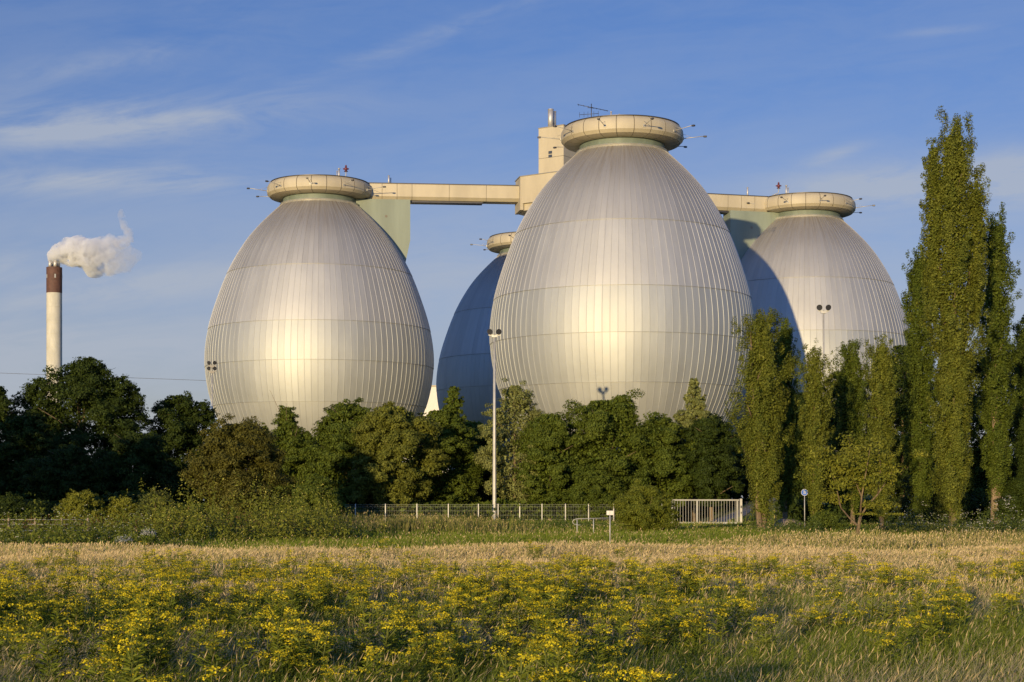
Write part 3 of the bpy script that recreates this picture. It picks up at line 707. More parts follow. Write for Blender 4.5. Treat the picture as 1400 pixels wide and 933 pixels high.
# ---------------------------------------------------------------- vegetation generators
def unit(rng, n):
    a = rng.normal(size=(n, 3)); return a / np.linalg.norm(a, axis=1, keepdims=True)
def diamonds(C, N, size, aspect, rng, tint):
    n = len(C)
    t = unit(rng, n); a = np.cross(N, t); a /= np.linalg.norm(a, axis=1, keepdims=True) + 1e-9
    b = np.cross(N, a)
    s = size[:, None]; bend = N * s * 0.22
    V = np.stack([C + a * s, C + b * s * aspect - bend * .6, C - a * s, C - b * s * aspect - bend * .6], 1).reshape(-1, 3)
    Fc = np.arange(4 * n).reshape(n, 4)
    return V, Fc, tint
def tints(rng, n, c0, c1, clump_val):
    u_ = np.clip(rng.random(n) * .6 + clump_val * .4, 0, 1)[:, None]
    c = np.array(c0)[None] * (1 - u_) + np.array(c1)[None] * u_
    return c * (0.75 + 0.5 * rng.random((n, 1)))

STY = {
    'round':  lambda t: np.sin(pi * np.clip(t, .06, .96) ** .9) ** .40,
    'shrub':  lambda t: np.sqrt(np.clip(1 - (t * .97) ** 2.2, 0, 1)) * np.clip(.62 + t * 1.3, 0, 1),
    'poplar': lambda t: np.clip(.34 + 1.25 * t, 0, 1) * np.sqrt(np.clip(1 - t ** 4.5, 0, 1)),
    'cone':   lambda t: np.clip(1.02 - t, 0, 1) ** .7,
    'loose':  lambda t: np.sin(pi * np.clip(t, .03, .97) ** .75) ** .65,
}
def crown(seed, R, z0, z1, sty, c0, c1, nl, leaf, Ry):
    """boughs -> clumps -> leaves, with voids between the boughs and a sparse fill round the stem"""
    rng = np.random.default_rng(seed); S = STY[sty]; H = z1 - z0; G_ = pi * (3 - sqrt(5))
    if sty == 'poplar':
        nb = int(np.clip(H / R * 9, 22, 80)); t = (np.arange(nb) + rng.random(nb)) / nb * .93; th = np.arange(nb) * G_ + rng.normal(size=nb) * .4
        ln = R * (.95 + .75 * rng.random(nb)); q0 = .12 * R; nc = 9
        kb = np.repeat(np.arange(nb), nc); f = np.tile((np.arange(nc) + .5) / nc, nb) + rng.normal(size=nb * nc) * .05
        rad = q0 + (S(np.clip(t + .08, 0, 1)) * (.50 + .70 * rng.random(nb)) * R)[kb] * np.clip(f, 0, 1.05) ** .8
        zz = z0 + H * t[kb] * .97 + ln[kb] * f * 1.15 - .2 * R
        zz = np.minimum(zz, z1 + .02 * H * rng.normal(size=len(zz)))
        C = np.stack([np.cos(th[kb]) * rad, np.sin(th[kb]) * rad * Ry / R, zz], 1) + rng.normal(size=(nb * nc, 3)) * R * .07
        cr = R * (.10 + .12 * rng.random(nb * nc)) * (1.1 - .3 * f); od = np.stack([np.cos(th), np.sin(th), np.full(nb, .9)], 1)[kb]
        sq = np.array([.85, .85, 1.35]); fill = .12
    else:
        nb = {'round': 38, 'shrub': 34, 'cone': 34, 'loose': 26}[sty]; t = .05 + .9 * ((np.arange(nb) + rng.random(nb)) / nb) ** .9; th = np.arange(nb) * G_ + rng.normal(size=nb) * .5
        s_ = S(t); br = R * (.18 + .19 * rng.random(nb)) * (.45 + .55 * s_); rad = np.maximum(0, s_ * R - br * .75) * (.74 + .38 * rng.random(nb))
        B = np.stack([np.cos(th) * rad, np.sin(th) * rad * Ry / R, z0 + H * (.03 + .94 * t) - br * .25], 1)
        nc = 15; kb = np.repeat(np.arange(nb), nc); d = unit(rng, nb * nc); d[:, 2] = d[:, 2] * .9 + .1
        C = B[kb] + d * (br[kb] * (.55 + .55 * rng.random(nb * nc) ** 1.5))[:, None] * np.array([1, 1, .85])
        up_ = (rng.random(nb * nc) ** 4) * br[kb] * (1.3 if sty in ('cone', 'loose') else .8); C[:, 2] += up_
        cr = br[kb] * (.22 + .24 * rng.random(nb * nc)); od = d * .8 + np.stack([np.cos(th), np.sin(th), np.full(nb, .35)], 1)[kb] * .5
        sq = np.array([1.25, 1.25, .7]); fill = .13
    C[:, 2] = np.maximum(C[:, 2], max(.15, z0 * .75))
    cv = np.clip(.5 * rng.random(len(C)) + .5 * rng.random(nb)[kb], 0, 1)
    w_ = cr ** 2; w_ = w_ / w_.sum(); k = rng.choice(len(C), size=int(nl * (1 - fill)), p=w_); m = len(k); d = unit(rng, m)
    L = C[k] + d * (rng.random(m) ** .42 * cr[k] * 1.15)[:, None] * sq[None]
    N = d * .55 + od[k] * .55 + np.array([0, 0, .2]) + rng.normal(size=(m, 3)) * .5
    mi = int(nl * fill); tt = rng.random(mi) * .95; a = rng.random(mi) * 2 * pi; rr = S(tt) * np.sqrt(rng.random(mi)) * .55
    Li = np.stack([np.cos(a) * rr * R, np.sin(a) * rr * Ry, z0 + H * tt], 1); Ni = rng.normal(size=(mi, 3))
    L = np.concatenate([L, Li]); N = np.concatenate([N, Ni]); N /= np.linalg.norm(N, axis=1, keepdims=True)
    L[:, 2] = np.maximum(L[:, 2], .05); n = m + mi
    size = leaf * (.45 + 1.15 * rng.random(n) ** 1.5); val = np.concatenate([cv[k], rng.random(mi)]); size[m:] *= 1.6
    return diamonds(L, N, size, .58, rng, tints(rng, n, c0, c1, val))

def limbs(mb, rng, H, r, sty, z0, z1, R, n, fork=0, lean=0.0):
    if sty == 'shrub':
        for k in range(n):
            a = rng.random() * 6.3; d = Vector((cos(a), sin(a), 0)); s_ = .3 + .5 * rng.random()
            mb.tube([(d * .1), d * R * .25 * s_ + Vector((0, 0, z1 * .35)), d * R * .7 * s_ + Vector((0, 0, z1 * .75))], [r, r * .7, r * .2], 6)
        return
    stems = max(1, fork)
    for s_ in range(stems):
        b = Vector(((s_ - (stems - 1) / 2) * r * 1.3, (rng.random() - .5) * r, -.1)); dx = (s_ - (stems - 1) / 2) * R * (.55 if fork else 0) + lean
        pts = [b]; rad = [r * 1.35]; top = z1 - .06 * H
        for q in (.02, .12, .3, .5, .7, 1.0):
            pts.append(Vector((b.x + dx * q ** .8 + (rng.random() - .5) * r * .7, b.y + (rng.random() - .5) * r * .7, top * q))); rad.append(r * (1.05 - q) * (1 if q else 1.2) + .02)
        mb.tube(pts, rad, 9)
        for k in range(n):
            q = .18 + .7 * k / n + .06 * rng.random(); zb_ = max(z0 * .9, top * q); i_ = q
            p0 = Vector((b.x + dx * q ** .8, b.y, zb_)); a = rng.random() * 6.3; up = 1.7 if sty in ('poplar', 'cone') else .55
            ln = R * (.75 if up < 1 else .55) * (.7 + .5 * rng.random())
            d = Vector((cos(a), sin(a), up)).normalized() * ln * (1.6 if up > 1 else 1)
            mb.tube([p0, p0 + d * .5 + Vector((0, 0, .05 * ln)), p0 + d], [r * .42 * (1.1 - q), r * .25 * (1.1 - q) + .01, .012], 6)

TREES = []; LEAFN = 3.1
def tree(name, label, cat, px, Y, hw, ytop, ybot, sty, c0, c1, n, per, leaf, seed, group=None, clump=None, trunk=.22, fork=0, nl=7, depth=1.0, bark='bark', hollow=.45, ragged=.22, parts=None, lean=0.0, lobes=()):
    """px/hw/ytop/ybot measured on the photograph at distance Y; built at its real place and size"""
    x = WX(px, Y); zg_ = G(x, Y); m_px = Y / F
    if group == 'trees in front of the tanks': hw *= 1.22; n = int(n * 1.3)
    root = empty(name, (x, Y, zg_), label, cat, group)
    R = hw * m_px; z1 = WZ(ytop, Y) - zg_; z0 = max(.05, WZ(ybot, Y) - zg_)
    Vs, Fs, Ts = [], [], []; base = 0
    specs = [(0, R, z0, z1, n)] + [(lx * m_px, lr * m_px, WZ(lb, Y) - zg_, WZ(lt, Y) - zg_, ln) for (lx, lr, lt, lb, ln) in lobes]
    for j, (dx, r_, a_, b_, nn) in enumerate(specs):
        V, Fc, T = crown(seed + 31 * j, r_, max(a_, .05), b_, sty, c0, c1, int(nn * per * (3.2 if sty == 'poplar' else LEAFN)), leaf * .42, r_ * depth)
        V = V + np.array([dx, 0, 0]); Vs.append(V); Fs.append(Fc + base); Ts.append(T); base += len(V)
    me = np_mesh('crown', np.concatenate(Vs), np.concatenate(Fs), 4, np.concatenate(Ts))
    link_mesh('crown', me, root, [M['leaf']])
    mb = MB(); rng = np.random.default_rng(seed + 1); limbs(mb, rng, z1, trunk, sty, z0, z1, R, nl, fork, lean)
    for (dx, r_, a_, b_, nn) in specs[1:]:
        mb.tube([(0, 0, max(.2, a_ * .4)), (dx * .6, 0, a_ + (b_ - a_) * .15), (dx, 0, a_ + (b_ - a_) * .85)], [trunk * .6, trunk * .45, .03], 7)
    mb.build('stem' if sty == 'shrub' else 'trunk', M[bark], root)
    TREES.append(root); return root

# leaf colours; DK has the shade of the dark woods put into its tone
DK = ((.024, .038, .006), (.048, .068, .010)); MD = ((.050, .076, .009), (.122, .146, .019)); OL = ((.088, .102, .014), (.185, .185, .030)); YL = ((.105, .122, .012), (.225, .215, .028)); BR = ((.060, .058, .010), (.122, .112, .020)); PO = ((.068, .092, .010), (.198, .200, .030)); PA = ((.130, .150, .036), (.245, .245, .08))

# dark wood at the left
gl = 'dark trees at the left'
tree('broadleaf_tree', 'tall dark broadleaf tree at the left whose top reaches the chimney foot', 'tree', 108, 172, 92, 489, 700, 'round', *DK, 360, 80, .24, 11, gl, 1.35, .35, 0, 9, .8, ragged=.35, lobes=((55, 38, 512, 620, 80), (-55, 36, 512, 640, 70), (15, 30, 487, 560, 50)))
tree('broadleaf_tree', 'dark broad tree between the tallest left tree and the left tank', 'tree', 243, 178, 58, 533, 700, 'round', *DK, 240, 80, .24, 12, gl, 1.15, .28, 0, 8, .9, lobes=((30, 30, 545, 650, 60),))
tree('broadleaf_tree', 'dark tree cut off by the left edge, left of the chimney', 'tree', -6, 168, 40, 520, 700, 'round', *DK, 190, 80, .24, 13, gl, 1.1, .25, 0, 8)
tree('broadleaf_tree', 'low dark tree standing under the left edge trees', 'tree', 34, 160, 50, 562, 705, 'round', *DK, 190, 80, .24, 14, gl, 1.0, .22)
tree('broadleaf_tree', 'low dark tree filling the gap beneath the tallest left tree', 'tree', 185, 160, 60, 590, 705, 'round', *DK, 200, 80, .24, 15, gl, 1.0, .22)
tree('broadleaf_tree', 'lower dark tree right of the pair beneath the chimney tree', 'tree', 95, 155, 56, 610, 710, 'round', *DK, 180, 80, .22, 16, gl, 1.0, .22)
# band of trees below the tanks
gb = 'trees in front of the tanks'
tree('hawthorn_tree', 'olive brown bushy tree in front of the left tank', 'tree', 325, 140, 64, 574, 705, 'shrub', *BR, 320, 80, .19, 21, gb, .75, .12, nl=9)
tree('broadleaf_tree', 'dark tree with feathery light tips behind the olive brown bushy tree', 'tree', 392, 172, 50, 552, 700, 'cone', *MD, 240, 70, .23, 22, gb, 1.0, .2, lobes=((-30, 26, 578, 690, 60), (28, 30, 585, 690, 70)))
tree('broadleaf_tree', 'dark tree between the feathery tree and the dense round-topped tree', 'tree', 425, 182, 44, 592, 700, 'round', *DK, 170, 80, .25, 23, gb, 1.0, .2)
tree('broadleaf_tree', 'dense dark green round-topped tree at the right foot of the left tank', 'tree', 476, 168, 50, 545, 705, 'round', *MD, 250, 85, .23, 24, gb, .9, .22)
tree('maple_tree', 'pale olive tree with clustered leaves below the right half of the left tank', 'tree', 537, 162, 52, 549, 705, 'round', *OL, 260, 80, .21, 25, gb, .85, .2, lobes=((-18, 30, 552, 650, 60),))
tree('broadleaf_tree', 'bushy tree below the gap between the left tank and the blue tank', 'tree', 602, 168, 46, 555, 705, 'round', *MD, 240, 80, .22, 26, gb, .9, .2, lobes=((18, 17, 524, 620, 50),))
tree('broadleaf_tree', 'dark tree directly left of the tall mast', 'tree', 648, 176, 36, 572, 700, 'round', *MD, 190, 80, .24, 27, gb, .9, .2)
tree('ash_tree', 'loose pale green tree directly right of the tall mast', 'tree', 704, 165, 46, 519, 700, 'loose', *PA, 230, 60, .2, 28, gb, .85, .18, hollow=.3, ragged=.3)
tree('broadleaf_tree', 'dark dense tree between the pale mast tree and the broad central tree', 'tree', 752, 163, 40, 560, 705, 'round', *MD, 220, 85, .22, 29, gb, .85, .2)
tree('broadleaf_tree', 'broad dark central tree under the bright front of the largest tank', 'tree', 828, 165, 66, 540, 705, 'round', *MD, 320, 85, .22, 30, gb, .95, .25, depth=.8, lobes=((20, 24, 537, 610, 40),))
tree('broadleaf_tree', 'dark tree right of the broad central tree and left of the spiky pale one', 'tree', 902, 167, 46, 564, 705, 'round', *MD, 230, 85, .22, 31, gb, .9, .2)
tree('aspen_tree', 'spiky pale-topped tree below the right side of the largest tank', 'tree', 949, 172, 27, 509, 690, 'loose', *PA, 190, 60, .2, 32, gb, .7, .16, hollow=.3)
tree('broadleaf_tree', 'dark tree over the gate beside the vase-shaped poplar', 'tree', 972, 166, 40, 566, 692, 'round', *DK, 220, 85, .22, 33, gb, .85, .2)
tree('broadleaf_tree', 'dark tree in shade behind the vase-shaped poplar and the gate end', 'tree', 1035, 186, 48, 585, 676, 'round', *DK, 200, 80, .25, 34, gb, 1.0, .24)
# bushes in front of the band
gs = 'bushes at the meadow edge'
tree('bush', 'small dark green leafy bush below the left tank', 'bush', 430, 122, 39, 651, 712, 'shrub', *MD, 190, 70, .13, 41, gs, .42, .04, nl=8)
tree('bush', 'low bush in front of the broad central tree above the fence', 'bush', 815, 160.5, 50, 640, 712, 'shrub', *MD, 200, 70, .17, 42, gs, .6, .05, nl=6)
tree('bush', 'big round bush leaning over the left end of the gate', 'bush', 882, 104, 47, 663, 733, 'shrub', (.070, .095, .011), (.185, .19, .022), 300, 80, .095, 43, gs, .42, .05, nl=9)
tree('bush', 'low dark bush at the foot of the tall mast', 'bush', 650, 118, 34, 710, 727, 'shrub', *DK, 90, 60, .1, 44, gs, .3, .03, nl=5)
tree('willow_bush', 'pale yellowish willow bush below the dark left wood', 'bush', 112, 120, 38, 672, 728, 'shrub', *YL, 170, 60, .13, 45, gs, .42, .04, nl=8, lobes=((60, 34, 680, 728, 80),))
tree('willow_bush', 'pale willow bush right of the other willow, with red-brown weeds in front', 'bush', 215, 118, 32, 672, 728, 'shrub', (.06, .075, .018), (.12, .13, .03), 150, 60, .13, 46, gs, .4, .04, nl=8)
tree('bush', 'low dark bush at the left edge beneath the dark trees', 'bush', 25, 125, 55, 683, 728, 'shrub', *DK, 150, 70, .14, 47, gs, .5, .04, nl=6)
tree('bush', 'olive bush between the slender poplars and the tallest poplar', 'bush', 1262, 128, 46, 628, 722, 'shrub', (.06, .07, .018), (.11, .115, .03), 220, 70, .13, 48, gs, .5, .05, nl=8)
tree('bush', 'dark bush at the foot of the small bare-limbed tree', 'bush', 1130, 100, 30, 700, 733, 'shrub', *MD, 120, 60, .09, 49, gs, .3, .04, nl=6)
tree('bush', 'dark bush at the far right behind the white umbels', 'bush', 1398, 118, 38, 655, 726, 'shrub', *DK, 200, 70, .13, 50, gs, .5, .05, nl=7)
# poplars and companions at the right
gp_ = 'poplars at the right'
tree('poplar_tree', 'vase-shaped bright poplar with forked trunks right of the gate', 'tree', 1042, 113, 43, 437, 700, 'poplar', *PO, 380, 85, .125, 61, gp_, .62, .2, fork=2, nl=9, hollow=.2)
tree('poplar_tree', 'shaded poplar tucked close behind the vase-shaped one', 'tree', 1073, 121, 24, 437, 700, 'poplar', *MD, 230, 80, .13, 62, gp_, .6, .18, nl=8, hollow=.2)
tree('poplar_tree', 'slender short poplar behind the round blue sign', 'tree', 1114, 112, 25, 477, 706, 'poplar', *PO, 200, 75, .12, 63, gp_, .5, .13, nl=7, hollow=.2)
tree('poplar_tree', 'rounded poplar behind the small bare-limbed tree', 'tree', 1166, 124, 32, 473, 700, 'poplar', *MD, 240, 80, .13, 64, gp_, .6, .16, nl=7, hollow=.2)
tree('poplar_tree', 'slender bright poplar between the small tree and the dark gap', 'tree', 1205, 112, 27, 464, 706, 'poplar', *PO, 230, 80, .12, 65, gp_, .52, .15, nl=8, hollow=.2)
tree('poplar_tree', 'tallest poplar reaching high into the sky at the right', 'tree', 1304, 112, 47, 159, 708, 'poplar', *PO, 700, 85, .135, 66, gp_, .78, .26, nl=16, hollow=.15, ragged=.2, lobes=((-28, 20, 190, 440, 110), (30, 20, 250, 440, 110)))
tree('poplar_tree', 'darker tall poplar at the left shoulder of the tallest poplar', 'tree', 1258, 122, 32, 335, 708, 'poplar', *MD, 340, 80, .14, 67, gp_, .7, .2, nl=9, hollow=.2, ragged=.35)
tree('poplar_tree', 'shaded poplar with thick reddish trunk right of the tallest poplar', 'tree', 1362, 119, 35, 291, 680, 'poplar', *MD, 380, 85, .135, 68, gp_, .7, .36, nl=10, hollow=.15, ragged=.25, bark='palebark', lean=-.3)
tree('poplar_tree', 'dark poplar cut off by the right edge', 'tree', 1402, 126, 26, 437, 690, 'poplar', *DK, 240, 80, .14, 69, gp_, .7, .2, nl=7, hollow=.2)
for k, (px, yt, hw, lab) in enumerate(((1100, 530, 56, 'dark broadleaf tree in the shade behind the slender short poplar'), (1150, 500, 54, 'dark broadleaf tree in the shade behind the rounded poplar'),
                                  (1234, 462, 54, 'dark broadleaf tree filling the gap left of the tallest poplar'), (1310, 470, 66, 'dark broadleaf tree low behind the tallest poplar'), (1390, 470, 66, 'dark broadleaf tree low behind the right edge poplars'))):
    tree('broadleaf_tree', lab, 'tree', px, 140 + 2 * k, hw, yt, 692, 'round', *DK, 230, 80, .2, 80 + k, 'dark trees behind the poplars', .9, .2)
# small open tree with visible limbs
def small_tree():
    Y = 84.0; x = WX(1172, Y); z = G(x, Y); root = empty('small_tree', (x, Y, z), 'small open tree with bare forking limbs in front of the poplars', 'tree')
    def q(px, py, dy=0): v_ = P(px, py, Y + dy); return v_ - Vector((x, Y, z))
    mb = MB()
    br_ = [([(1173, 748), (1173, 725), (1176, 708)], (.11, .09, .075)), ([(1176, 708), (1184, 694), (1200, 676), (1214, 655), (1222, 640)], (.065, .055, .04, .02, .01)),
           ([(1174, 720), (1162, 709), (1150, 695), (1146, 684), (1128, 676)], (.055, .045, .035, .025, .01)), ([(1176, 708), (1178, 680), (1185, 640), (1190, 610)], (.06, .045, .03, .01)),
           ([(1150, 695), (1142, 660), (1134, 640)], (.03, .02, .008)), ([(1184, 694), (1170, 660), (1164, 620), (1160, 598)], (.045, .035, .02, .01)), ([(1200, 676), (1204, 640), (1200, 605)], (.035, .02, .01)),
           ([(1170, 660), (1150, 640), (1140, 622)], (.02, .015, .008))]
    tips = []
    for j, (pp, rr) in enumerate(br_):
        pts = [q(p[0], p[1], (0 if i == 0 else (j % 3 - 1) * .5 * i)) for i, p in enumerate(pp)]; mb.tube(pts, rr, 7)
        if j: tips += [(pts[-1], .55), (pts[-1].lerp(pts[-2], .5), .5), (pts[-2], .38)]
    mb.build('trunk', M['bark'], root)
    rng = np.random.default_rng(3)
    for _ in range(60): tips.append((q(1172 + rng.normal() * 26, 612 + abs(rng.normal()) * 38, rng.normal() * .7), .42))
    C = np.array([list(t_[0]) for t_ in tips]); cr = np.array([t_[1] for t_ in tips]); k = np.repeat(np.arange(len(tips)), 130); m = len(k); d = unit(rng, m)
    L = C[k] + d * (rng.random((m, 1)) ** .5) * cr[k][:, None] * np.array([1.25, 1, .6]); L[:, 2] = np.maximum(L[:, 2], 1.5)
    N = d * .5 + np.array([0, -.2, .5]) + rng.normal(size=(m, 3)) * .5; N /= np.linalg.norm(N, axis=1, keepdims=True)
    V, Fc, T = diamonds(L, N, .075 * (.6 + .8 * rng.random(m)), .45, rng, tints(rng, m, *YL, rng.random(len(tips))[k]))
    link_mesh('crown', np_mesh('crown', V, Fc, 4, T), root, [M['leaf']])
small_tree()

# dense undergrowth that closes the view between the trunks
def undergrowth(name, label, x0, x1, Y, hmin, hmax, n, leaf, c0, c1, seed, skip=None):
    rng = np.random.default_rng(seed); x = x0 + (x1 - x0) * rng.random(n); y = Y + rng.normal(size=n) * 2.5
    hh = hmin + (hmax - hmin) * (.5 + .5 * np.sin(x * .5 + seed) * np.sin(x * .17 + 1)); z = rng.random(n) ** .8 * hh
    keep = np.ones(n, bool) if skip is None else ~((x > skip[0]) & (x < skip[1])); x, y, z = x[keep], y[keep], z[keep]; n = len(x)
    C = np.stack([x, y, gh(x, y) + z], 1); N = unit(rng, n) + np.array([0, -.5, .3]); N /= np.linalg.norm(N, axis=1, keepdims=True)
    V, Fc, T = diamonds(C, N, leaf * (.6 + .8 * rng.random(n)), .6, rng, tints(rng, n, c0, c1, rng.random(n)))
    tag(link_mesh(name, np_mesh(name, V, Fc, 4, T), None, [M['leaf']]), label, 'undergrowth', None, 'stuff')
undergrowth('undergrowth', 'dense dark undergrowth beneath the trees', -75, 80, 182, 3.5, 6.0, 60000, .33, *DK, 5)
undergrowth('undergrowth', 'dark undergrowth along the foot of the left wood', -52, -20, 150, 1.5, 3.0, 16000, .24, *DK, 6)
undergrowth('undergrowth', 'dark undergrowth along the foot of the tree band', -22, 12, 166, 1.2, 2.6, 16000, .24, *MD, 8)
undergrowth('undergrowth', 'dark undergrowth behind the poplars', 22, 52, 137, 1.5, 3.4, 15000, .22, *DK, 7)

# tall trees out on the left that throw the left wood into shade
for k, (x, y, h, r_) in enumerate(((-62, 118, 15, 7), (-74, 100, 16, 7), (-52, 104, 13.5, 5.5), (-66, 84, 14, 6), (-84, 128, 17, 7))):
    pxx = 700 + x / y * F
    tree('broadleaf_tree', ['broad tree shading the left wood', 'broad tree farther out left of the meadow', 'round tree at the meadow rim on the far left', 'outermost near tree on the far left', 'tall tree behind the far left row'][k],
         'tree', pxx, y, r_ * F / y, HOR - (h - 1.9) * F / y, HOR - (.5) * F / y, 'round', *DK, 170, 60, .38, 120 + k, 'trees left of the meadow', 1.6, .3)

# ---------------------------------------------------------------- grass and herbs
def blades(name, label, seed, n, ysamp, xfun, hfun, wid, cfun, lean=(.12, .0), spread=.28, heads=0.0, headcol=None, cat='grass', mask=None):
    rng = np.random.default_rng(seed); y = ysamp(rng, n); x = xfun(rng, y)
    if mask is not None:
        kp = rng.random(n) < mask(x, y); x, y = x[kp], y[kp]; n = len(x)
    h = hfun(rng, x, y); z = gh(x, y) - .02
    dx = lean[0] + rng.normal(size=n) * spread; dy = lean[1] + rng.normal(size=n) * spread
    a = rng.random(n) * pi * .5 - pi * .25; wv = np.maximum(wid, y * .00022) * (.7 + .6 * rng.random(n))
    bx, by = np.cos(a) * wv, np.sin(a) * wv
    base = np.stack([x, y, z], 1); side = np.stack([bx, by, np.zeros(n)], 1)
    mid = base + np.stack([dx * h * .3, dy * h * .3, h * .55], 1); tip = base + np.stack([dx * h, dy * h, h], 1)
    V = np.stack([base - side, base + side, mid + side * .8, mid - side * .8, tip - side * .12, tip + side * .12], 1)
    Fq = (np.arange(n) * 6)[:, None]
    fs = np.concatenate([Fq + np.array([0, 1, 2, 3]), Fq + np.array([3, 2, 5, 4])]); T = cfun(rng, x, y); T = T * (.7 + .6 * rng.random((n, 1)))
    Vall = V.reshape(-1, 3); Tall = np.concatenate([T, T])
    if heads > 0:
        kh = np.where(rng.random(n) < heads)[0]; hd = tip[kh]; dirv = (tip - mid)[kh]; dirv /= np.linalg.norm(dirv, axis=1, keepdims=True)
        L = (.05 + .05 * rng.random(len(kh)))[:, None]; ww = np.maximum(.0045, y[kh] * .00022)[:, None] * (.8 + .6 * rng.random((len(kh), 1)))
        sd_ = side[kh] / (wv[kh][:, None]) * ww
        V2 = np.stack([hd - dirv * L * .6, hd + sd_, hd + dirv * L, hd - sd_], 1).reshape(-1, 3)
        f2 = np.arange(4 * len(kh)).reshape(-1, 4) + len(Vall)
        hc = np.array(headcol)[None] * (.7 + .6 * rng.random((len(kh), 1)))
        Vall = np.concatenate([Vall, V2]); fs = np.concatenate([fs, f2]); Tall = np.concatenate([Tall, hc])
    return tag(link_mesh(name, np_mesh(name, Vall, fs, 4, Tall), None, [M['leaf']]), label, cat, None, 'stuff')
def across(m=1.18, extra=2.0): return lambda rng, y: (rng.random(len(y)) * 2 - 1) * (.3044 * y * m + extra)
def yuni(a, b): return lambda rng, n: a + (b - a) * rng.random(n)
def vn(x, y, s, k=0.0): return .5 + .25 * (np.sin(x * s + 1.3 + k) * np.cos(y * s * .8 + .4 + 2 * k) + np.sin((x * .6 - y * .9) * s * 1.7 + 2.1 + k)) + .12 * np.sin((x + y) * s * 3.1 + k)
STRAW = np.array([.47, .355, .15]); TAN = np.array([.56, .42, .21]); GREEN = np.array([.12, .15, .018]); GREY = np.array([.37, .31, .18]); LIME = np.array([.13, .165, .018])
def mixc(a, b, t): return a[None] * (1 - t[:, None]) + b[None] * t[:, None]

blades('dry_grass', 'grey straw grass and green blades among the flowers of the near meadow', 1, 540000, yuni(11, 50), across(1.45, 4.0), lambda r, x, y: .34 + .5 * r.random(len(x)) ** 1.5, .0018,
       lambda r, x, y: mixc(GREY * 1.05, GREEN * 1.25, (r.random(len(x)) < np.clip(.70 + 1.2 * (vn(x, y, .45) - .5), .25, .95)) * 1.0), (.28, -.02), .32, .10, TAN * .85)
blades('dry_grass', 'sunlit tan seeding grass across the far half of the meadow', 2, 760000, yuni(31, 82), across(1.35, 4.0), lambda r, x, y: (.34 + .5 * r.random(len(x)) ** 1.4) * (1 - .5 * sstep(60, 74, y)) * (.8 + .4 * vn(x, y, .35)), .003,
       lambda r, x, y: mixc(STRAW, GREEN * 1.8, (r.random(len(x)) < .20 + .5 * np.clip(vn(x, y, .2, 2) - .62, 0, 1) * 2) * 1.0), (.2, 0), .36, .45, TAN, mask=lambda x, y: 1 - sstep(-5, 5, y - 68 + 5 * sstep(5, -15, x) - 14 * (vn(x, y * .2, .3, 3) - .5)))
blades('verge_grass', 'green grass of the verge in front of the fence and poplars', 3, 210000, yuni(62, 156), across(1.35, 4.0), lambda r, x, y: (.18 + .3 * r.random(len(x))) * (.7 + .6 * vn(x, y, .2)), .005,
       lambda r, x, y: mixc(LIME, STRAW * .8, (r.random(len(x)) < .5 * (1 - sstep(64, 82, y)) + .06) * 1.0), (.1, 0), .3, .06, TAN * .9,
       mask=lambda x, y: np.where((x > 12.6) & (x < 19.9) & (y > 139), 0.0, 1.0))
def strip(px0, px1): return lambda rng, y: (px0 + (px1 - px0) * rng.random(len(y)) + rng.normal(size=len(y)) * 40 - 700) / F * y
blades('reeds', 'tall reedy grass clumps in front of the mesh fence', 4, 16000, yuni(98, 116), strip(455, 650), lambda r, x, y: (.4 + .75 * r.random(len(x))) * (.4 + .9 * vn(x, y, .6)), .006,
       lambda r, x, y: mixc(LIME * .9, STRAW * .6, r.random(len(x)) * .7), (.06, 0), .16, .2, STRAW * .8)
blades('reeds', 'tall grass fringe below the poplars and small tree', 5, 16000, yuni(71, 84), strip(960, 1440), lambda r, x, y: (.25 + .5 * r.random(len(x))) * (.3 + 1.0 * vn(x, y, .7, 1)) * (.35 + .65 * sstep(6, 16, x)), .006,
       lambda r, x, y: mixc(LIME * .9, STRAW, r.random(len(x))), (.08, 0), .22, .3, TAN)

